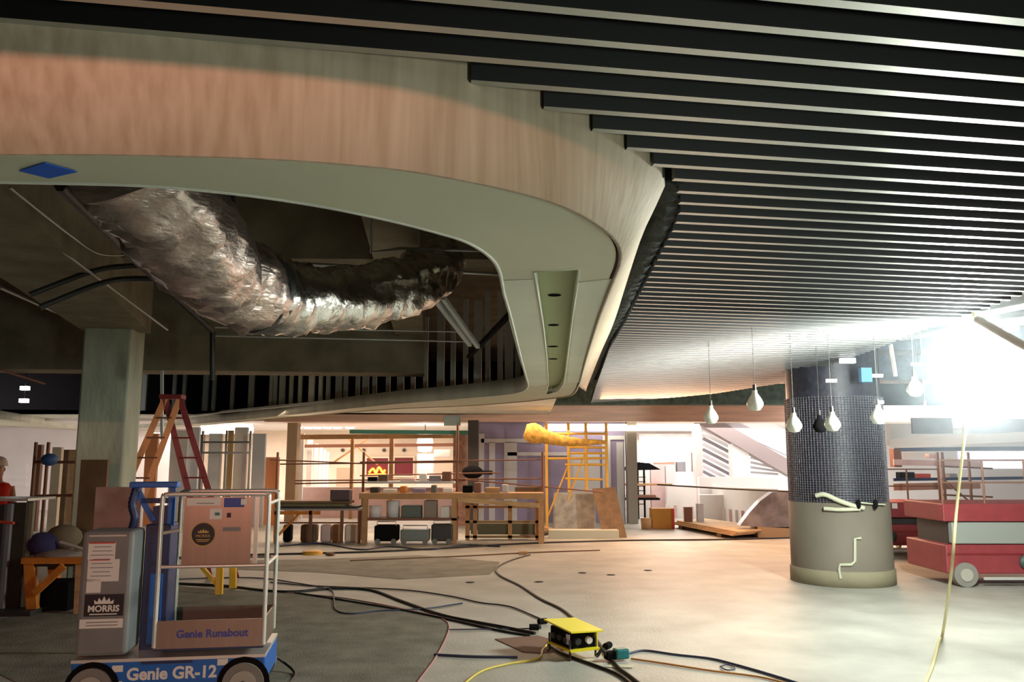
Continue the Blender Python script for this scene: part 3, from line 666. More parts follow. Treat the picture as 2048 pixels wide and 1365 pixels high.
# orange bench at left
ob = empty('orange_bench', on(640, 1083, 0), 'orange tube bench piled with boards left of the workbench', 'bench')
Y = 18.2
MB().b2(*pb(547, 1018, 722, 1022, Y, .6)).build('rail', steel_m, ob, True)
MB().b2(*pb(547, 1023, 640, 1030, Y, .06)).build('apron', obench_m, ob, True)
for x in (551, 620, 683, 718): a, b = pb(x-3, 1022, x+3, 1082, Y, .06); MB().b2((a[0], a[1], 0), b).build('leg', obench_m if x < 600 else rust_m, ob, True)
MB().bar(at(553, 1075, Y), at(600, 1026, Y), .05, .05).build('brace', obench_m, ob, True)
MB().b2(*pb(553, 1045, 718, 1048, Y+.1, .05)).build('stretcher', rust_m, ob, True)
for k, (x0, y0, x1, y1, m) in enumerate(((545,1003,700,1008,dply_m),(550,1009,690,1013,mat('olive_board', (.20, .17, .08), .8)),(560,1013,715,1017,dsteel_m))):
    tag(MB().b2(*pb(x0, y0, x1, y1, Y+.05, .5)).build('board', m), ['top', 'middle', 'bottom'][k]+' board of the pile on the orange bench', 'board', 'boards piled on the orange bench')
a, b = pb(660, 980, 700, 1002, Y+.1, .3); tag(MB().b2(a, b).build('tool_case', mat('case_dark', (.10, .07, .08), .5), bevel=.02), 'dark tool case on the boards of the orange bench', 'case')
for k, (x0, x1, m, l) in enumerate(((640,660,pink_m,'pink'),(662,682,wood_m,'tan'),(688,712,warmwall_m,'cream'),(565,580,black_m,'black'),(600,632,dply_m,'brown'))):
    a, b = pb(x0, 1050, x1, 1080, Y+.25, .3); tag(MB().b2((a[0], a[1], 0), b).build('sack', m, bevel=.05), l+' package stored under the orange bench', 'package')
p = on(625, 1109, .0); tag(MB().lathe([(.20, 0), (.19, .05), (.12, .07), (.001, .07)], (p.x, p.y, 0), 16).build('coiled_hose', yelo_m), 'small mustard coloured coil lying on the floor', 'coil')
p = on(660, 1112, .0); tag(MB().lathe_s((p.x, p.y, .03), .07, 10, 6, (1.5, 1, .45)).build('rag', rust_m), 'small rust brown scrap on the floor by the coil', 'scrap')
# ------------------------------------------------------------------ ladder
ld = empty('stepladder', on(340, 1150, 0), 'tall fiberglass stepladder with dark red and orange rails', 'ladder')
Y = 12.6; ap = at(345, 797, Y)
def legs(sx, dy, m, nm):
    for off in (-.2, .2):
        MB().bar((ap.x+off*.55, Y, ap.z), (ap.x+sx+off, Y+dy, .02), .035, .09).build('rail', m, ld, True, label=nm)
legs(-.82, -.25, orange_m, 'orange side rail'); legs(.82, .25, dred_m, 'dark red side rail')
for k in range(1, 9):
    t = k/9; 
    for sx, dy, m, n_ in ((-.82, -.25, orange_m, 'step'), (.82, .25, dred_m, 'brace_bar')):
        c = Vector((ap.x, Y, ap.z)).lerp(Vector((ap.x+sx, Y+dy, .02)), t); wd = .11+.2*t-.11*t*0
        MB().bar((c.x-.11-.09*t, c.y, c.z), (c.x+.11+.09*t, c.y, c.z), .07, .025).build(n_, dred_m if n_ != 'step' else rust_m, ld, True)
MB().box((ap.x, Y, ap.z+.02), (.34, .2, .07)).build('top_cap', dred_m, ld, True, bevel=.01)
# ------------------------------------------------------------------ personnel lift
LC = Vector((-2.58, 6.72, 0)); LR = R(9)
lf = empty('personnel_lift', LC, 'blue and grey vertical mast personnel lift with aluminium platform', 'lift', LR)
F = -.38
MB().box((0, 0, .235), (1.36, .74, .20)).build('chassis', blue_m, lf, bevel=.012)
MB().box((0, 0, .343), (1.36, .76, .022)).build('deck_plate', rail_m, lf)
MB().box((.02, -.02, .11), (.80, .66, .10)).build('pothole_guard', navy_m, lf)
for x, r_ in ((-.53, .15), (.53, .15)):
    for y in (-.36, .36):
        w_ = MB().tube([(x, y-.045, .15), (x, y+.045, .15)], r_, 28).build('wheel', rubber_m, lf, bevel=.015)
        s_ = -1 if y < 0 else 1
        h = MB().tube([(x, y+s_*.046, .15), (x, y+s_*.056, .15)], .095, 20).build('hub', hub_m, w_)
        MB().tube([(x, y+s_*.056, .15), (x, y+s_*.07, .15)], .025, 10).build('hub_cap', dsteel_m, w_)
    MB().lathe([(.17, -.01), (.17, .01)], (0, 0, 0), 4)
    arch = [(x+.19*math.cos(a_), F-.004, .15+.19*math.sin(a_)) for a_ in [math.pi*k/12 for k in range(13)]]
    MB().slab(arch, (0, .01, 0)).build('wheel_arch', black_m, lf)
# mast
MB().box((-.20, .02, .82), (.19, .24, .95)).build('mast', navy_m, lf, bevel=.01)
MB().box((-.19, -.11, .66), (.09, .03, .52)).build('mast_cover', blue_m, lf)
MB().box((-.20, .02, 1.36), (.12, .16, .14)).build('mast_head', navy_m, lf)
hd = MB(); hd.box((-.255, -.06, 1.60), (.36, .10, .045))
hd.build('top_bar', blue_m, lf, bevel=.008)
MB().bar((-.40, -.06, 1.585), (-.25, -.06, 1.32), .03, .045).build('gusset', blue_m, lf)
MB().bar((-.12, -.06, 1.60), (-.12, -.06, 1.28), .03, .05).build('gusset', blue_m, lf)
MB().box((-.23, -.06, 1.475), (.24, .03, .04)).build('gusset', navy_m, lf)
cb = smooth([(-.39, -.08, 1.57), (-.41, -.09, 1.45), (-.385, -.09, 1.35), (-.40, -.08, 1.26)], 8)
MB().tube(cb, .028, 8, rf=lambda i, k: .028+.006*(i % 2)).build('coiled_cord', navy_m, lf)
# cabinet
MB().box((-.49, -.19, .82), (.36, .34, .90)).build('cabinet', cab_m, lf, bevel=.03)
MB().box((-.49, -.362, 1.235), (.26, .01, .012)).build('cabinet_handle', rail_m, lf)
fy = -.365
def plate(c, d, m, nm='decal', y=fy): return MB().box((c[0], y, c[1]), (d[0], .004, d[1])).build(nm, m, lf)
plate((-.525, 1.125), (.19, .12), wht, 'notice_sheet'); plate((-.505, .985), (.22, .16), wht, 'notice_sheet'); plate((-.565, .875), (.10, .10), wht, 'notice_sheet')
plate((-.525, 1.183), (.18, .010), redp, 'notice_stripe', fy-.003); plate((-.535, 1.060), (.14, .007), redp, 'notice_stripe', fy-.003)
for k in range(8): plate((-.52, 1.155-.03*k), (.12+.02*(k % 3), .005), cab_m, 'notice_text_line', fy-.003)
plate((-.485, .735), (.27, .155), blk, 'decal'); plate((-.495, .605), (.30, .065), wht, 'decal')
for k in range(2): plate((-.49, .615-.022*k), (.22, .006), cab_m, 'notice_text_line', fy-.003)
def crown(cx, cz, w_, h, m, y):
    pts = [(-1,0),(-1.05,.55),(-.7,.25),(-.55,.8),(-.25,.35),(0,1),(.25,.35),(.55,.8),(.7,.25),(1.05,.55),(1,0)]
    MB().slab([(cx+a_*w_/2, y, cz+b_*h) for a_, b_ in pts], (0, .002, 0)).build('crown_emblem', m, lf)
crown(-.485, .745, .13, .055, wht, fy-.006)
text('MORRIS', .062, wht, lf, (-.485, fy-.005, .710), bold=.002)
plate((-.485, .672), (.19, .008), wht, 'decal_line', fy-.004)
# chassis decals
text('Genie GR-12', .118, wht, lf, (.02, F+.008, .238), bold=.004)
plate((-.02, .318), (.36, .02), navy_m, 'decal', F+.008)
for x, z in ((-.56, .315), (-.36, .285), (-.36, .175), (.375, .305), (.395, .185)): plate((x, z), (.075, .045), wht, 'decal', F+.008)
# platform
px0, px1, py0, py1 = -.12, .66, -.36, .24
MB().box(((px0+px1)/2, (py0+py1)/2, .42), (px1-px0, py1-py0, .05)).build('platform_floor', navy_m, lf)
MB().box(((px0+px1)/2, py0, .51), (px1-px0, .012, .20)).build('toe_board', alu_m, lf)
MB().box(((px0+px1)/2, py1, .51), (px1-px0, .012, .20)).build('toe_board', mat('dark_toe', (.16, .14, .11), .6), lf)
MB().box((px1, (py0+py1)/2, .51), (.012, py1-py0, .20)).build('toe_board', alu_m, lf)
text('Genie Runabout', .078, blu_txt, lf, (.29, py0-.010, .51), bold=.002)
def rail(pts, nm='guard_rail', r_=.017): return MB().tube(smooth(pts, 5), r_, 10).build(nm, rail_m, lf)
def hoop(y):
    z1 = 1.535; c = .05
    p = [(px0, y, .42), (px0, y, 1.0), (px0, y, z1-c), (px0+.02, y, z1-.015), (px0+c, y, z1), (.27, y, z1), (px1-c, y, z1), (px1-.015, y, z1-.015), (px1, y, z1-c), (px1, y, 1.0), (px1, y, .42)]
    rail(p); MB().tube([(px0, y, 1.0), (px1, y, 1.0)], .014, 8).build('mid_rail', rail_m, lf)
hoop(py0); hoop(py1)
MB().tube([(px1, py0, 1.46), (px1, py1, 1.46)], .015, 8).build('gate_bar', rail_m, lf)
MB().tube([(px1, py0, 1.0), (px1, py1, 1.0)], .015, 8).build('gate_bar', rail_m, lf)
MB().tube([(px0+.02, py0, 1.25), (px0+.14, py0-.01, 1.27)], .014, 8).build('gate_handle', rail_m, lf)
# board tied in the rails
yb = py0+.02
MB().box((.285, yb, 1.26), (.50, .008, .50)).build('side_board', alu_m, lf)
MB().box((px1-.09, yb, 1.25), (.03, .02, .52)).build('board_edge', rail_m, lf)
yy = yb-.007
def plate2(cx, cz, w_, h, m, nm='decal', y=yy): return MB().box((cx, y, cz), (w_, .003, h)).build(nm, m, lf)
plate2(.18, 1.475, .25, .055, wht); plate2(.19, 1.465, .13, .006, cab_m, 'notice_text_line', yy-.003)
plate2(.40, 1.47, .15, .07, mat('decal_blue', (.03, .07, .33), .5)); plate2(.475, 1.475, .05, .045, wht, 'decal', yy-.003)
plate2(.27, 1.385, .09, .08, wht); plate2(.28, 1.385, .035, .022, MATS['teal_plastic'], 'decal', yy-.003)
plate2(.365, 1.375, .03, .035, blk); plate2(.39, 1.27, .13, .03, cab_m)
dc = MB().tube([(.185, yy+.002, 1.235), (.185, yy-.002, 1.235)], .092, 40).build('round_decal', gold, lf, label='round black and gold decal')
MB().tube([(.185, yy-.002, 1.235), (.185, yy-.004, 1.235)], .084, 40).build('decal_disc', blk, dc)
crown(.185, 1.245, .075, .032, gold, yy-.007)
text('MORRIS', .030, gold, lf, (.185, yy-.006, 1.222)); plate2(.185, 1.195, .10, .006, gold, 'decal_line', yy-.006); plate2(.185, 1.183, .08, .005, gold, 'decal_line', yy-.006)
# dangling black cable at the right wheel
line('cable', [on(535, 1310, .25), on(560, 1320, .1), on(590, 1350, .01), on(560, 1385, .01)], .012, cable_m, 'short black cord trailing from the lift beside its wheel', 'cable', sm=1)
# pale boards behind the lift
q = at(240, 1010, 8.0)
tag(MB().b2((q.x-.24, 8.0, 0), (q.x+.20, 8.06, at(240, 975, 8).z)).build('pale_board', mat('pale_pink_board', (.48, .38, .36), .7, var=.15)), 'pale pinkish board standing behind the grey lift cabinet', 'board')
# brown panel at the column
a, b = pb(158, 920, 212, 1025, 10.9, .05); tag(MB().b2((a[0], a[1], 0), b).build('brown_board', dply_m), 'dark brown panel leaning against the raw concrete column', 'panel')
# yellow sawhorse seen through the platform
yw = empty('yellow_sawhorse', on(430, 1190, 0), 'yellow steel sawhorse standing behind the lift platform', 'sawhorse')
Y = on(430, 1190, 0).y
MB().bar(at(385, 1118, Y), at(470, 1118, Y), .08, .06).build('top_rail', yelo_m, yw, True)
MB().bar(at(441, 1118, Y), at(438, 1190, Y), .06, .09).build('leg', yelo_m, yw, True)
MB().bar(at(392, 1122, Y), at(436, 1172, Y), .05, .05).build('brace', yelo_m, yw, True)
MB().bar(at(441, 1118, Y)+Vector((0, .5, 0)), (at(441, 1188, Y).x, Y+.5, .01), .06, .09).build('leg', yelo_m, yw, True)
# ------------------------------------------------------------------ clutter at far left
sh = empty('orange_sawhorse', on(110, 1228, 0), 'orange timber sawhorse bench at lower left beside the lift', 'sawhorse')
Y = on(110, 1230, 0).y
MB().b2(*pb(42, 1117, 178, 1129, Y, .6)).build('top', obench_m, sh, True)
MB().b2(*pb(60, 1131, 176, 1134, Y+.02, .5)).build('under_strip', dsteel_m, sh, True)
for x, x1 in ((55, 62), (160, 156)):
    for dy in (.05, .55): MB().bar(at(x, 1122, Y)+Vector((0, dy, 0)), (at(x1, 1225, Y).x, Y+dy, .0), .07, .12).build('leg', obench_m if x < 100 else ply_m, sh, True)
MB().bar(at(68, 1188, Y-.01), at(128, 1133, Y-.01), .04, .08).build('brace', obench_m, sh, True)
MB().b2(*pb(80, 1165, 135, 1226, Y+.2, .35)).build('crate', black_m, None)
tag(bpy.data.objects['crate.001'] if 'crate.001' in bpy.data.objects else bpy.data.objects['crate'], 'black crate on the floor under the orange sawhorse', 'crate')
mb = MB(); c = at(85, 1090, Y+.25); mb.lathe_s((c.x, c.y, c.z), .2, 14, 8, (1, .7, .75)); tag(mb.build('cloth_heap', mat('indigo_cloth', (.035, .03, .10), .9, bump=1, bscale=8)), 'dark indigo cloth heap on the orange sawhorse', 'cloth')
mb = MB(); c = at(120, 1112, Y+.25); mb.lathe_s((c.x, c.y, c.z), .25, 14, 8, (1.3, .7, .32)); tag(mb.build('bag', mat('grey_bag', (.26, .23, .20), .8, bump=1, bscale=8)), 'pale grey flattened bag at front of the orange sawhorse', 'bag')
mb = MB(); c = at(128, 1075, Y+.4); mb.lathe_s((c.x, c.y, c.z), .22, 14, 8, (1, .7, .7)); tag(mb.build('sack', mat('khaki_sack', (.17, .14, .09), .9, bump=1, bscale=8)), 'khaki brown sack behind the indigo cloth heap', 'sack')
line('pole', [at(120, 1085, Y+.2), at(170, 1100, Y+.2)], .02, rail_m, 'short shiny tube lying on the orange sawhorse', 'tube')
# rack of sheets at the left edge
rk = empty('sheet_rack', on(20, 1238, 0), 'dark rack of upright boards at left edge of view', 'rack')
Y = on(20, 1236, 0).y+.1
for k, (x0, x1, y0, m) in enumerate(((-60,-30,1000,dply_m),(-28,0,1010,dsteel_m),(2,14,1008,grey_m),(14,44,1006,mat('olive_black', (.035, .03, .02), .8)),(44,58,1003,mat('olive_grey', (.22, .20, .14), .8)))):
    a, b = pb(x0, y0, x1, 1236, Y+.06*k, .05); MB().b2((a[0], a[1], .03), b).build('sheet', m, rk, True)
MB().b2(*pb(-60, 998, 56, 1003, Y, .6)).build('top_rail', rail_m, rk, True)
a, b = pb(-60, 1225, 60, 1240, Y-.05, .7); MB().b2((a[0], a[1], 0), (b[0], b[1], .06)).build('base', dsteel_m, rk, True)
line('strap', [at(-30, 1042, Y-.03), at(28, 1047, Y-.03)], .018, redp, 'bright red strap across the rack of boards', 'strap')
# ------------------------------------------------------------------ person at the left edge
def skin(name, verts, edges, radii, m, parent):
    me = bpy.data.meshes.new(name); me.from_pydata(verts, edges, []); o = bpy.data.objects.new(name, me); C.objects.link(o); o.parent = parent
    me.materials.append(m)
    o.modifiers.new('skin', 'SKIN'); me.skin_vertices  # created with modifier
    return o
PX = at(-2, 930, 12.2); pe = empty('person', (PX.x, 12.2, 0), 'person in red vest and white hard hat at left edge', 'person', R(25))
body = MB()
def limb(pts, rs, n=12): 
    P = [Vector(p) for p in pts]; body.tube(P, .05, n, rf=lambda i, k: rs[i])
# torso as lofted ellipses
def loft(mb, rows, n=18):
    vv = []; ff = []
    for (z, rx, ry, cy) in rows:
        for k in range(n): a = 2*math.pi*k/n; vv.append((rx*math.cos(a), cy+ry*math.sin(a), z))
    for i in range(len(rows)-1):
        for k in range(n): ff.append((i*n+k, i*n+(k+1) % n, (i+1)*n+(k+1) % n, (i+1)*n+k))
    ff.append(tuple(range(n))[::-1]); ff.append(tuple(range((len(rows)-1)*n, len(rows)*n))); mb.add(vv, ff, 0, True)
loft(body, [(.88,.15,.11,0),(.95,.17,.12,0),(1.1,.15,.105,0),(1.25,.175,.115,0),(1.38,.19,.11,0),(1.45,.13,.085,0),(1.48,.065,.06,0),(1.54,.055,.058,0)])
loft(body, [(1.52,.05,.055,-.0),(1.56,.062,.08,-.01),(1.62,.073,.095,-.005),(1.68,.075,.097,0),(1.74,.06,.08,.005),(1.765,.03,.04,.01)])
limb([(.17,0,1.40),(.23,-.02,1.12),(.22,-.16,.92),(.21,-.20,.86)], [.055,.045,.033,.03]); limb([(-.17,0,1.40),(-.23,-.02,1.12),(-.22,-.10,.90),(-.21,-.13,.84)], [.055,.045,.033,.03])
for s_ in (1, -1):
    h0 = Vector((.21*s_, -.20 if s_ > 0 else -.13, .85 if s_ > 0 else .83))
    limb([h0, h0+Vector((0,-.02,-.08))], [.035,.032], 8)
    for k in range(4): limb([h0+Vector((-.022*s_+.0, -.03+.016*k, -.07)), h0+Vector((-.02*s_, -.04+.017*k, -.12-.006*(k in (1,2)))), h0+Vector((-.035*s_, -.04+.017*k, -.15))], [.009,.008,.007], 6)
    limb([h0+Vector((-.01*s_, -.045, -.03)), h0+Vector((-.03*s_, -.07, -.07)), h0+Vector((-.035*s_, -.07, -.10))], [.011,.009,.008], 6)
body.lathe_s((0, -.102, 1.645), .016, 8, 6, (.8, 1, 1.4)); 
for s_ in (1, -1): body.lathe_s((.077*s_, .0, 1.65), .03, 8, 6, (.35, .7, 1))
body.build('body', skin_m, pe)
e_ = MB()
for s_ in (1, -1): e_.lathe_s((.028*s_, -.092, 1.672), .011, 8, 6, (1, .6, .7))
e_.build('eyes', blk, pe)
MB().box((0, -.092, 1.605), (.045, .01, .008)).build('mouth', mat('lip', (.35, .12, .10), .6), pe)
v_ = MB(); loft(v_, [(.92,.185,.135,0),(1.1,.17,.125,0),(1.25,.195,.135,0),(1.38,.205,.13,0),(1.455,.14,.10,0)]); v_.build('vest', vest_m, pe)
t_ = MB()
for s_ in (1, -1): t_.tube([(.09*s_, 0, .94), (.10*s_, -.01, .5), (.11*s_, .02, .08)], .08, 14, rf=lambda i, k: (.095, .07, .055)[i])
t_.build('trousers', jean_m, pe)
for s_ in (1, -1): MB().box((.11*s_, -.05, .05), (.10, .28, .10)).build('boot', dsteel_m, pe, bevel=.03)
MB().lathe([(.13, 0), (.115, .015), (.11, .06), (.085, .11), (.04, .135), (.001, .14)], (0, 0, 1.70), 20).build('hard_hat', wht, pe)
# ------------------------------------------------------------------ round column
fb = on(1693, 1178, 0); CR = .74; cc = Vector((at(1686, 1178, fb.y+CR).x, fb.y+CR, 0))
zb = at(1690, 1008, fb.y).z
rc = empty('round_column', cc, 'large round column, wire lath above and bare board below', 'column')
MB().lathe([(.001, 0), (CR+.0, 0), (CR+.0, .20), (CR-.02, .22)], cc, 64).build('plinth', plinth_m, rc, True)
MB().lathe([(CR-.02, .22), (CR-.02, zb), (.6, zb)], cc, 64).build('drum', colp_m, rc, True)
MB().lathe([(CR-.06, zb), (CR-.06, ZD)], cc, 64).build('shaft', lath_m, rc, True)
zt = 2.72; wv = MB(); RW = CR-.035
for k in range(96):
    a = 2*math.pi*k/96; p = (cc.x+RW*math.cos(a), cc.y+RW*math.sin(a))
    if math.sin(a) < .35: wv.cyl((p[0], p[1], zb), (p[0], p[1], zt), .005, 3)
for k in range(44):
    z = zb+.02+(zt-zb)*k/44; wv.tube([(cc.x+RW*math.cos(a), cc.y+RW*math.sin(a), z) for a in [2*math.pi*j/48 for j in range(48)]], .007, 3, closed=True)
wv.build('wire_lath', wire_m, rc, True, kind='stuff')
def oncol(px, py, r_=CR+.01):
    d = ray(px, py); o_ = Vector((0, 0, CAMZ)); A_ = d.x**2+d.y**2; B_ = -2*(d.x*cc.x+d.y*cc.y); C_ = cc.x**2+cc.y**2-r_*r_
    t = (-B_-math.sqrt(max(0, B_*B_-4*A_*C_)))/(2*A_); return o_+d*t
for lab, pts, r_ in (('pale bent strap at top of the column board', ((1632,992),(1650,990),(1680,1003),(1710,1013),(1728,1017)), .034), ('straight pale strap below the bent one on column', ((1648,1018),(1680,1020),(1720,1019)), .028)):
    tag(MB().tube(smooth([oncol(*p, CR+.02) for p in pts], 5), r_, 8).build('strap', tape_m), lab, 'strap')
for i, x in enumerate((1717, 1751)): tag(MB().lathe_s(oncol(x, 1009, CR+.05), .05, 10, 6, (.7, .7, 1.4)).build('clamp', black_m), ['left', 'right'][i]+' black clamp on the pale strap of the round column', 'clamp')
tag(MB().tube(smooth([oncol(1715, 1005, CR+.03), oncol(1740, 1008, CR+.03), oncol(1770, 1010, CR+.03)], 4), .012, 6).build('strap', tape_m), 'short pale strap end between the two black clamps', 'strap')
zz = [oncol(*p, CR) for p in ((1722,1077),(1710,1078),(1710,1123),(1703,1130),(1680,1130),(1678,1140),(1681,1158))]
tag(MB().tube(zz, .022, 8).build('pale_tape', tape_m), 'pale zigzag strip stuck on the lower column board', 'tape')
# ------------------------------------------------------------------ string light cages
bulbs = [((1510,806),8.5,'pale caged bulb above the far bulkhead, left of column'),((1422,834),9.5,'greenish caged bulb farthest left, against the copper fascia'),((1588,850),9.0,'pale caged bulb at the left edge of round column'),((1665,848),9.0,'pale caged bulb before the middle of round column'),((1757,834),9.0,'pale caged bulb at the right edge of round column'),((1830,778),8.6,'pale caged bulb just left of the brilliant lamp'),((1851,822),9.2,'small pale caged bulb on the bright fascia right of column'),((1640,852),10.0,'dark caged bulb before the wire lath of column')]
for i, ((x, y), Y, lab) in enumerate(bulbs):
    p = at(x, y, Y); e = empty('string_bulb', p, lab, 'bulb'); m = black_m if 'dark' in lab else bulb_m; s_ = .085 if i not in (6,) else .05
    MB().lathe([(.001, -s_), (s_*.6, -s_*.9), (s_, -s_*.3), (s_, .0), (s_*.7, s_*.6), (s_*.35, s_*1.1), (s_*.3, s_*1.5)], p, 14).build('cage', m, e, True)
    MB().cyl((p.x, p.y, p.z+s_*1.4), (p.x, p.y, p.z+s_*2.2), .02, 8).build('socket', dsteel_m, e, True)
    MB().cyl((p.x, p.y, p.z+s_*2.2), (p.x, p.y, ZC if p.x < 3.9 else ZD), .003, 5).build('cord', dsteel_m, e, True)
# ------------------------------------------------------------------ brilliant lamp
wl = empty('hanging_work_light', LAMP, 'brilliant white tubular work light hanging beyond the slat ends', 'lamp')
a = at(1950, 650, 8.0); b = at(1950, 828, 8.0)
MB().lathe([(.001, b.z-LAMP.z), (.13, b.z-LAMP.z+.02), (.16, b.z-LAMP.z+.1), (.16, a.z-LAMP.z-.14), (.09, a.z-LAMP.z), (.001, a.z-LAMP.z+.01)], LAMP, 20).build('lamp_tube', lamp_em, wl, True)
MB().cyl((LAMP.x, LAMP.y, a.z), (LAMP.x, LAMP.y, a.z+.06), .06, 12).build('socket', wht, wl, True)
MB().cyl((LAMP.x, LAMP.y, a.z+.06), (LAMP.x, LAMP.y, ZD), .012, 6).build('cord', cabley_m, wl, True)
line('cable', [Vector((p_.x, p_.y, max(p_.z, .012))) for p_ in smooth([at(1935, 822, 8.0), at(1915, 1000, 7.95), at(1902, 1150, 7.8), on(1884, 1275, .012), on(1866, 1330, .012), on(1850, 1370, .012), on(1835, 1420, .012)], 6)], .015, mat('pale_yellow_cable', (.60, .55, .30), .5), 'pale yellow cable from the brilliant lamp down to the floor', 'cable')
# plenum services right of the slats
def pipe(a, b, r_, m, lab, cat='pipe'): tag(MB().cyl(a, b, r_, 10).build('service_pipe', m), lab, cat)
pipe(at(1955, 640, 7.2), at(2060, 700, 6.2), .035, white_m, 'white pipe slanting from the lamp to right edge')
pipe(at(1990, 668, 8.5), at(2035, 655, 8.5), .03, white_m, 'short white pipe stub near the upper right')
pipe(at(1900, 640, 9), at(2060, 610, 7.6), .03, steel_m, 'upper grey pipe over the right slat ends')
pipe(at(1800, 675, 11), at(2060, 640, 9), .05, steel_m, 'lower grey pipe over the right slat ends')
tag(MB().bar(at(1781, 690, 9.5), at(1791, 753, 9.5), .06, .02).build('hanging_strip', white_m), 'flat white strip hanging from the slats above the column', 'strip')
dk = mat('duct_blue_grey', (.10, .12, .17), .6, var=.2)
for k, (x, y0, Y, wd, hh) in enumerate(((1700, 760, 15, 8, .5), (1850, 735, 17, 8, .6), (1960, 700, 13.8, 6, .4))):
    p = at(x, y0, Y); tag(MB().b2((p.x-wd/2, Y, p.z), (p.x+wd/2, Y+.8, p.z+hh)).build('air_duct', dk), ['lowest', 'middle', 'uppermost'][k]+' dark rectangular duct in the plenum right of the slats', 'duct')
for k, (x, y, s_) in enumerate(((1695,722,.09),(1663,762,.06),(1755,752,.06),(1833,729,.06),(1757,805,.06),(1850,640,.05))):
    p = at(x, y, 11+k*.3); e = empty('plenum_light', p, ['bright light at the slat edge above the column','small light low at left of the round column top','small light above the right side of column','small light left of the brilliant lamp','small light at the right edge of the lath column','small light close to the slat ends'][k], 'lamp')
    MB().box(p, (s_*2.2, .06, s_*.7)).build('lens', cool_em, e, True); MB().cyl(p, (p.x, p.y, ZD), .008, 6).build('rod', dsteel_m, e, True)
p = at(1730, 750, 11.5); tag(MB().b2((p.x-.05, 11.5, p.z-.1), (p.x+.1, 11.6, p.z+.1)).build('junction_box', mat('blue_box', (.08, .25, .55), .5)), 'small bright blue box in the plenum above the column', 'box')
# ------------------------------------------------------------------ right background
a, b = pb(1780, 848, 1826, 892, 19, .2); tag(MB().b2(a, b).build('white_cabinet', white_m), 'white wall cabinet right of the round column', 'cabinet')
tag(MB().b2(*pb(1826, 836, 1905, 868, 18.8, .1)).build('grey_sign', grey_m), 'plain grey sign panel right of the round column', 'sign')
tag(MB().b2(*pb(1930, 838, 2100, 868, 18.8, .1)).build('grey_sign', mat('lilac_grey', (.42, .44, .52), .6)), 'pale lilac grey sign panel at the right edge', 'sign')
tag(MB().bar(at(1780, 888, 19), at(2080, 872, 17.5), .2, .2).build('white_beam', white_m), 'long white beam crossing behind the lamp at right', 'beam')
tag(MB().bar(at(1790, 900, 18.5), at(2080, 897, 17), .1, .08).build('blue_beam', navy_m), 'dark blue thin beam under the white beam at right', 'beam')
a, b = pb(1920, 903, 2100, 938, 20, .1); tag(MB().b2(a, b).build('lilac_panel', mat('lilac', (.30, .30, .42), .6)), 'lilac panel under the blue beam at right edge', 'panel')
for k, y in enumerate((925, 960, 975)):
    tag(MB().bar(at(1787, y, 17.5), at(1960 if k != 1 else 2090, y+(4 if k == 0 else -4), 17.2), .05, (.12, .06, .14)[k]).build('rack_rail', [pink_m, navy_m, mat('tan_rail', (.38, .20, .14), .6)][k]), ['pinkish', 'dark blue', 'tan'][k]+' horizontal rack rail beyond the red lifts', 'rail')
a, b = pb(1788, 898, 1803, 935, 17.6, .2); tag(MB().b2(a, b).build('brown_box', rust_m), 'dark brown box hanging right of the column', 'box')
sc = MB()
rf_ = empty('tube_frame', on(1920, 1060, 0), 'brownish tube scaffold frame beyond the red lifts', 'scaffold')
for x in (1878, 1888, 1940): p = at(x, 960, 16.8); MB().cyl((p.x, 16.8, 0), (p.x, 16.8, at(x, 905, 16.8).z), .03, 6).build('upright', rust_m, rf_, True)
for y in (933, 990): MB().cyl(at(1878, y, 16.8), at(1985, y+5, 16.8), .02, 6).build('rail', rust_m, rf_, True)
MB().cyl(at(1888, 960, 16.8), at(1940, 1005, 16.8), .018, 6).build('brace', rust_m, rf_, True)
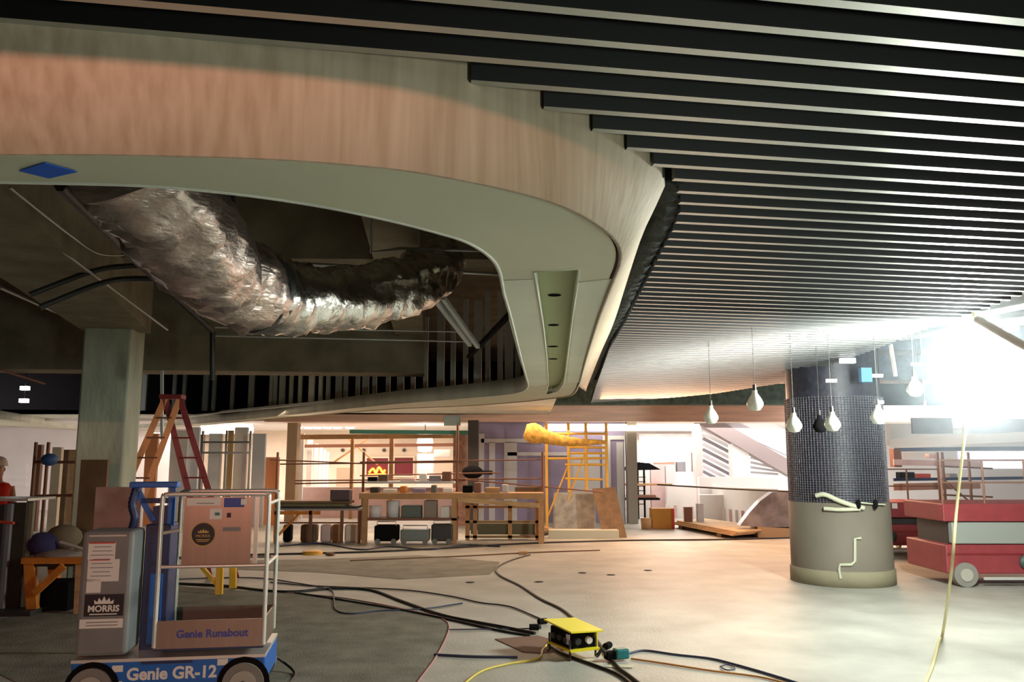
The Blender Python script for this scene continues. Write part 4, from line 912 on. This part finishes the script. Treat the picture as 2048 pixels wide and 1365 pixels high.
def scissor(name, lab, xl, xr, Y, y_deck0, y_deck1, y_fold1, y_base1, txt, wb_):
    e = empty(name, on((xl+xr)/2, y_base1, 0), lab, 'lift'); dpt = 1.2
    a, b = pb(xl, y_deck0, xr, y_deck1, Y, dpt); MB().b2(a, b).build('platform', red_m, e, True, bevel=.015); zd0, zd1 = a[2], b[2]; x0, x1 = a[0], b[0]
    ind = .12; a, b = pb(xl, y_deck1, xr, y_fold1, Y, dpt)
    MB().b2((x0+ind, Y+.15, a[2]), (x1-ind, Y+dpt-.15, zd0)).build('scissor_stack', dsteel_m, e, True)
    if wb_: MB().b2((x0+.1, Y-.02, a[2]+.01), (x1-.1, Y+.1, zd0-.01)).build('side_cover', mat('mint_grey', (.27, .29, .27), .55), e, True, bevel=.02)
    zf = a[2]
    MB().b2((x0, Y, .18), (x1, Y+dpt, zf)).build('base', red_m, e, True, bevel=.02)
    MB().b2((x0+.02, Y-.015, zf-.14), (x1-.02, Y, zf-.12)).build('base_strip', dred_m, e, True)
    for x in (x0+.25, x1-.25):
        w_ = MB().tube([(x, Y-.04, .17), (x, Y+.10, .17)], .17, 22).build('wheel', rubber_m, e, True, bevel=.01)
        MB().tube([(x, Y-.055, .17), (x, Y-.04, .17)], .09, 16).build('hub', hub_m, w_, True)
    MB().bar((x0+.5, Y-.02, .12), (x1-.5, Y-.02, .12), .03, .04).build('lower_rail', rail_m, e, True)
    MB().lathe_s(((x0+x1)/2-.1, Y-.03, .35), .11, 12, 8, (1.1, .5, 1)).build('pump', mat('pump_green', (.05, .07, .06), .5), e, True)
    n_ = max(3, int((x1-x0)/.55)+1)
    for k in range(n_):
        x = x0+.02+(x1-x0-.04)*k/(n_-1); MB().cyl((x, Y+.03, zd1), (x, Y+.03, zd1+.62), .018, 6).build('rail_post', rust_m, e, True)
    for h in (.3, .62): MB().cyl((x0+.02, Y+.03, zd1+h), (x1-.02, Y+.03, zd1+h), .014, 6).build('guard_rail', rust_m, e, True)
    if txt:
        mm = MB()
        for k in range(6): cx = x0+.15+k*.15; mm.b2((cx, Y-.006, zd0+.17), (cx+.10, Y, zd0+.27))
        mm.build('lettering', wht, e, True, label='row of pale illegible letters')
    return e
scissor('scissor_lift', 'nearer red scissor lift with mint grey side cover at right edge', 1886, 2230, 12.1, 1008, 1044, 1090, 1166, False, True)
scissor('scissor_lift', 'farther red scissor lift, partly hidden by the round column', 1690, 1885, 16.0, 1005, 1036, 1050, 1098, True, False)
yb_ = MB(); c = on(1822, 1076, 0); yb_.lathe_s((c.x, c.y-.4, .22), .42, 16, 10, (1.15, .6, .55)); tag(yb_.build('yellow_bundle', mat('yellow_straw', (.62, .38, .05), .9, bump=1, bscale=12)), 'yellow fuzzy bundle on the floor before the farther red lift', 'bundle')
for i, x in enumerate((1795, 1817)): 
    p = on(x, 1097, 0); tag(MB().tube([(p.x, p.y, .09), (p.x+.05, p.y, .09)], .09, 14).build('castor', rubber_m), ['left', 'right'][i]+' small dark castor on the floor right of the round column', 'castor')
# ------------------------------------------------------------------ floor sheets and cables
def sheet(name, pts, m, lab, cat, h=.003):
    q = [on(x, y, 0) for x, y in pts]; return tag(MB().slab([(p.x, p.y, .0015) for p in q], (0, 0, h)).build(name, m), lab, cat)
sheet('floor_sheet', ((300,1168),(430,1180),(590,1188),(700,1200),(850,1229),(885,1240),(897,1258),(875,1310),(835,1365),(815,1400),(100,1400),(-100,1300),(0,1240)), sheet_m, 'dark grey floor protection sheet with pink edge beside the lift', 'floor covering')
sheet('floor_sheet', ((470,1122),(620,1120),(840,1112),(1000,1125),(980,1150),(800,1160),(640,1146),(470,1140)), mat('floor_shade', (.22, .21, .17), .7, var=.2, scale=3), 'long brownish sheet painted as floor shade beyond the lift', 'floor covering')  # shadow band on the floor, put in as a darker sheet
edge = [on(x, y, .006) for x, y in ((560,1184),(700,1199),(850,1228),(885,1239),(898,1258),(875,1310),(835,1366),(815,1400))]
line('edge_tape', smooth(edge, 4), .009, mat('pink_tape', (.42, .20, .20), .6), 'thin pink tape along the edge of the dark floor sheet', 'tape')
def cable(pts, m, lab, r_=.013, z=.012): return line('cable', smooth([on(x, y, z) for x, y in pts], 6), r_, m, lab, 'cable')
cable(((300,1166),(440,1172),(530,1182),(590,1184),(660,1178),(740,1181),(800,1202),(880,1230),(950,1245),(1010,1256),(1070,1268)), cable_m, 'thick black cable from behind the lift to the yellow box', .02)
cable(((590,1186),(680,1200),(800,1220),(900,1240),(1000,1262),(1060,1272)), cable_m, 'second black cable running just below the thick one', .013)
cable(((320,1160),(500,1156),(600,1168),(660,1180),(668,1200),(672,1220),(700,1228),(760,1222),(850,1218),(925,1207)), cableb_m, 'thin dark cable looping over the floor sheet', .009)
cable(((540,1165),(620,1172),(800,1180),(900,1193),(960,1206),(1020,1214),(1080,1238)), cable_m, 'thin black cable curving to the back of the yellow box', .009)
cable(((1060,1110),(1020,1122),(993,1137),(1000,1152),(1040,1172),(1080,1198),(1123,1219),(1150,1240)), cable_m, 'black cable hooking from the far floor to behind the box', .016)
cable(((440,1112),(620,1108),(760,1104),(900,1097),(1050,1088),(1250,1082),(1450,1080),(1640,1075)), cable_m, 'long dark cable across the whole far floor', .025)
cable(((560,1093),(640,1088),(720,1100),(780,1094),(860,1100),(930,1091),(1000,1094)), cableb_m, 'wavy dark cable under the workbench', .02)
cable(((700,1122),(900,1114),(1060,1106),(1200,1101)), rust_m, 'faint brown line of cord crossing the far floor', .012)
cable(((868,1310),(950,1314),(1035,1315)), cableb_m, 'short straight dark cable right of the floor sheet', .012)
cable(((897,1260),(980,1259),(1060,1258)), cableb_m, 'faint short cable between the floor sheet and yellow box', .007)
cable(((1100,1285),(1085,1300),(1075,1318),(1010,1330),(960,1345),(915,1380)), cabley_m, 'yellow cable from the box curling to bottom left', .011)
cable(((1180,1262),(1200,1290),(1230,1330),(1262,1355),(1300,1385)), cable_m, 'thick black cable from box front to bottom edge', .018)
cable(((1095,1290),(1130,1310),(1190,1332),(1240,1352),(1280,1385)), cable_m, 'second black cable running under the box to bottom edge', .014)
cable(((1255,1308),(1290,1302),(1350,1310),(1420,1318),(1470,1330),(1540,1350),(1620,1375)), cableb_m, 'dark blue cable from the teal plug to bottom right', .011)
cable(((1262,1318),(1330,1328),(1420,1342),(1520,1355),(1600,1375)), cableo_m, 'orange brown cable below the dark blue cable', .009)
cable(((1440,1334),(1452,1330),(1465,1333),(1470,1338),(1455,1341),(1442,1336)), cableb_m, 'small dark loop of wire beside the blue cable', .006)
sheet('cardboard_sheet', ((990,1280),(1075,1273),(1135,1290),(1140,1300),(1080,1308),(1045,1305)), card_m, 'flat piece of brown cardboard under the yellow box cables', 'cardboard', .006)
# ------------------------------------------------------------------ yellow power box
sb = empty('power_box', (.56, 8.0, 0), 'yellow temporary power distribution box with flat lid on the floor', 'power box', R(26))
MB().add([(-.18,-.29,.285),(.20,-.29,.27),(.20,.28,.30),(-.18,.28,.315),(-.18,-.29,.30),(.20,-.29,.285),(.20,.28,.315),(-.18,.28,.33)], [(0,3,2,1),(4,5,6,7),(0,1,5,4),(1,2,6,5),(2,3,7,6),(3,0,4,7)]).build('lid', yel_m, sb)
MB().box((0, 0, .19), (.28, .42, .17)).build('body', black_m, sb, bevel=.01)
MB().box((0, -.01, .10), (.34, .50, .02)).build('base_tray', yel_m, sb)
MB().box((.165, 0, .19), (.012, .44, .18)).build('side_panel', yel_m, sb)
for x in (-.15, .15):
    for y in (-.21, .21): MB().tube([(x, y, .20), (x, y, .02), (x*1.1, y*1.1, .01)], .012, 8).build('leg', dsteel_m, sb)
for x, m in ((-.07, dsteel_m), (.06, wht)): MB().tube([(x, -.21, .19), (x, -.245, .185)], .035, 14).build('outlet', m, sb)
for y in (-.12, 0, .12): MB().tube([(-.14, y, .19), (-.165, y, .185)], .03, 12).build('outlet', dsteel_m, sb)
MB().box((-.145, -.165, .20), (.01, .06, .10)).build('cover_plate', ltgrey_m, sb)
sb.scale = (.9, .92, .88)
# plugs in a heap left and right
tp = on(1238, 1322, 0); tpl = empty('teal_connector', (tp.x, tp.y, 0), 'teal green plug connector block right of the yellow box', 'plug', R(20))
MB().box((.02, 0, .06), (.13, .10, .09)).build('block', teal_m, tpl, bevel=.015); MB().box((-.08, .01, .05), (.10, .08, .07)).build('socket_body', black_m, tpl, bevel=.01); MB().tube([(-.12, .0, .06), (-.16, .03, .10), (-.20, .03, .05)], .018, 8).build('strain_relief', cable_m, tpl)
for k, (x, y, l) in enumerate(((1068,1262,'black plug at the left end of the yellow box'),(1085,1250,'black plug hanging at the upper left of yellow box'),(1215,1300,'dark plug between the yellow box and teal connector'))):
    p = on(x, y, 0); e = empty('plug', (p.x, p.y, 0), l, 'plug', R(30*k))
    MB().tube([(-.05, 0, .035), (.05, 0, .035)], .032, 12).build('body', black_m, e); MB().tube([(.05, 0, .035), (.075, 0, .035)], .022, 10).build('face', dsteel_m, e)
q = on(1235, 1335, 0)
tag(MB().slab([(q.x-.12, q.y-.02, .004), (q.x+.12, q.y-.05, .004), (q.x+.16, q.y+.05, .004), (q.x-.05, q.y+.07, .004)], (0, 0, .004)).build('paper_scrap', mat('cream', (.55, .52, .38), .8)), 'cream paper scrap on the floor below the teal connector', 'paper')
p = on(1046, 1110, 0); tag(MB().box((p.x, p.y, .03), (.16, .1, .06)).build('wood_offcut', wood_m), 'small wood offcut at the end of hooked black cable', 'offcut')
for k, (x, y) in enumerate(((1078,1165),(1165,1147),(1222,1151),(1296,1142),(940,1166))):
    p = on(x, y, 0); tag(MB().lathe_s((p.x, p.y, .008), .05, 8, 4, (1.5, 1, .15)).build('debris', dsteel_m), ['nearest dark speck of debris on the floor beyond the box','wide dark speck in the middle of the floor','dark speck right of the wide one on floor','farthest right dark speck on the floor','dark speck left of the hooked cable'][k], 'debris')

# ------------------------------------------------------------------ more clutter of the middle distance
def upright(x0, y0, x1, y1, Y, d, m, lab, cat, name, z0=None, bev=.01):
    a, b = pb(x0, y0, x1, y1, Y, d)
    return tag(MB().b2((a[0], a[1], 0 if z0 is None else z0), b).build(name, m, bevel=bev), lab, cat)
brk = mat('brick_pink', (.45, .26, .20), .8, var=.25, scale=8)
upright(906, 868, 934, 1000, 23, .3, brk, 'pink brown rough wall pier left of the dark post', 'pier', 'wall_pier', bev=0)
upright(834, 908, 866, 1000, 27.6, .4, white_m, 'bright white square pillar under the warm hanging lamp', 'pillar', 'square_pillar', bev=0)
upright(600, 975, 930, 990, 26, .4, pink_m, 'long pink low divider in the warm back room', 'divider', 'low_divider', bev=0)
upright(868, 900, 900, 915, 27, .3, wht, 'white box sign high in the warm back room', 'sign', 'box_sign', z0=at(868, 915, 27).z)
upright(672, 935, 700, 1000, 27, .3, warmwall_m, 'cream cabinet standing in the warm back room', 'cabinet', 'tall_cabinet')
upright(700, 870, 706, 1000, 25.5, .15, wood_m, 'thin timber post left of the red windows', 'post', 'timber_post', bev=0)
upright(778, 870, 786, 1000, 25.5, .15, wood_m, 'thin timber post between the two red windows', 'post', 'timber_post', bev=0)
tag(MB().bar(at(590, 875, 25.2), at(940, 872, 25.2), .12, .14).build('ceiling_joist', wood_m), 'timber joist under the ceiling of the warm back room', 'joist')
tag(MB().bar(at(590, 893, 26.5), at(930, 890, 26.5), .12, .10).build('ceiling_joist', rust_m), 'rust brown joist farther back in the warm room', 'joist')
bits = [(735, 955, 752, 963, 'dark', black_m), (756, 950, 775, 963, 'brown', dply_m), (800, 957, 830, 963, 'flat pink', pink_m), (838, 948, 852, 963, 'white', wht), (858, 952, 880, 963, 'grey', grey_m), (884, 944, 902, 963, 'dark brown', rust_m)]
zt = at(800, 963.5, 18.9).z
for x0, y0, x1, y1, c, m in bits:
    a, b = pb(x0, y0, x1, y1, 18.75, .25); tag(MB().b2((a[0], a[1], zt), b).build('parcel', m, bevel=.015), c+' parcel on the upper scaffold boards', 'parcel')
bits = [(925, 972, 945, 987, 'black', black_m), (948, 966, 962, 987, 'rust red', rust_m), (970, 976, 1000, 987, 'tan', wood_m), (1004, 970, 1016, 987, 'pale grey', ltgrey_m), (740, 975, 757, 987, 'dark grey', dsteel_m), (765, 979, 792, 987, 'cream', wht), (800, 973, 812, 987, 'orange', obench_m), (825, 978, 850, 987, 'lilac', purple_m), (862, 971, 872, 987, 'green grey', MATS['slate_green']), (885, 977, 905, 987, 'white', white_m)]
for x0, y0, x1, y1, c, m in bits:
    a, b = pb(x0, y0, x1, y1, 18.3, .25)
    zb0 = at((x0+x1)/2, 987, 18.1).z
    tag(MB().b2((a[0], a[1], zb0), (b[0], b[1], max(b[2], zb0+.05))).build('tool_box', m, bevel=.015), c+' small case on top of the long workbench', 'case')
pd = empty('power_tool', at(960, 945, 20), 'black bulky tool hanging before the left end of the purple wall', 'tool')
p = at(945, 945, 20.4); MB().lathe_s(p, .2, 12, 8, (1.3, .8, .8)).build('body', black_m, pd, True); MB().tube([p, at(985, 946, 20.4)], .05, 8).build('barrel', black_m, pd, True)
MB().cyl(p, (p.x, p.y, 0), .03, 6).build('stand', dsteel_m, pd, True)
for k, (x0, y0, x1, y1, m, c) in enumerate(((1370,1015,1385,1030,rust_m,'rust'),(1395,1008,1408,1028,ltgrey_m,'grey'))):
    upright(x0, y0, x1, y1, 21.8, .2, m, c+' coloured small box by the curved counter', 'box', 'small_box')
for k, (x0, x1, m, c) in enumerate(((1278,1300,drywall_m,'white'),(1302,1330,pink_m,'pinkish'),(1332,1352,ltgrey_m,'pale grey'))):
    upright(x0, 930, x1, 1000, 26.6, .2, m, c+' tall unit behind the black stand', 'unit', 'tall_unit')
upright(1400, 990, 1480, 1036, 24.3, .2, drywall_m, 'low off-white plinth under the white stairs', 'plinth', 'low_plinth')
upright(1515, 1054, 1590, 1064, 19.5, .6, MATS['tan'], 'flat tan crate on the floor left of the round column', 'crate', 'flat_crate')
# papers, dust sheets and things on the right bay shelves
for k, (x0, y0, x1, y1, c, m) in enumerate(((1805,905,1850,918,'white',white_m),(1858,908,1875,918,'pink',pink_m),(1800,945,1830,958,'dark',black_m),(1835,948,1862,958,'red',redp),(1900,948,1915,958,'grey',grey_m))):
    a, b = pb(x0, y0, x1, y1, 17.55, .2); tag(MB().b2(a, b).build('shelf_item', m, bevel=.01), c+' item on the rack rails right of the column', 'item')

# ------------------------------------------------------------------ scattering volume added as lens glare around the brilliant lamp
hz = bpy.data.materials.new('lens_glare'); hz.use_nodes = True; nt = hz.node_tree; nt.nodes.clear()
ou = nt.nodes.new('ShaderNodeOutputMaterial'); vsn = nt.nodes.new('ShaderNodeVolumeScatter'); vsn.inputs['Color'].default_value = (.80, .90, 1, 1); vsn.inputs['Anisotropy'].default_value = 0
tc = nt.nodes.new('ShaderNodeTexCoord'); ln = nt.nodes.new('ShaderNodeVectorMath'); ln.operation = 'LENGTH'
mr = nt.nodes.new('ShaderNodeMapRange'); mr.inputs['From Min'].default_value = .2; mr.inputs['From Max'].default_value = 1.4; mr.inputs['To Min'].default_value = .055; mr.inputs['To Max'].default_value = 0
nt.links.new(tc.outputs['Object'], ln.inputs[0]); nt.links.new(ln.outputs['Value'], mr.inputs['Value']); nt.links.new(mr.outputs[0], vsn.inputs['Density']); nt.links.new(vsn.outputs[0], ou.inputs['Volume'])
o = MB().lathe_s((0, 0, 0), 1.5, 20, 12, (1, 1, 1)).build('glare', hz); o.location = LAMP
tag(o, 'added bluish lens haze glowing around the brilliant hanging lamp', 'glare', kind='stuff')

for k, (x, y, l) in enumerate(((50, 777, 'upper of two small bright lights in the dark far left plenum'), (48, 802, 'lower of two small bright lights in the dark far left plenum'))):
    p = at(x, y, 22); e = empty('plenum_light', p, l, 'lamp'); MB().box(p, (.22, .1, .10)).build('lens', cool_em, e, True); MB().cyl(p, (p.x, p.y+.03, ZD), .01, 6).build('rod', dsteel_m, e, True)
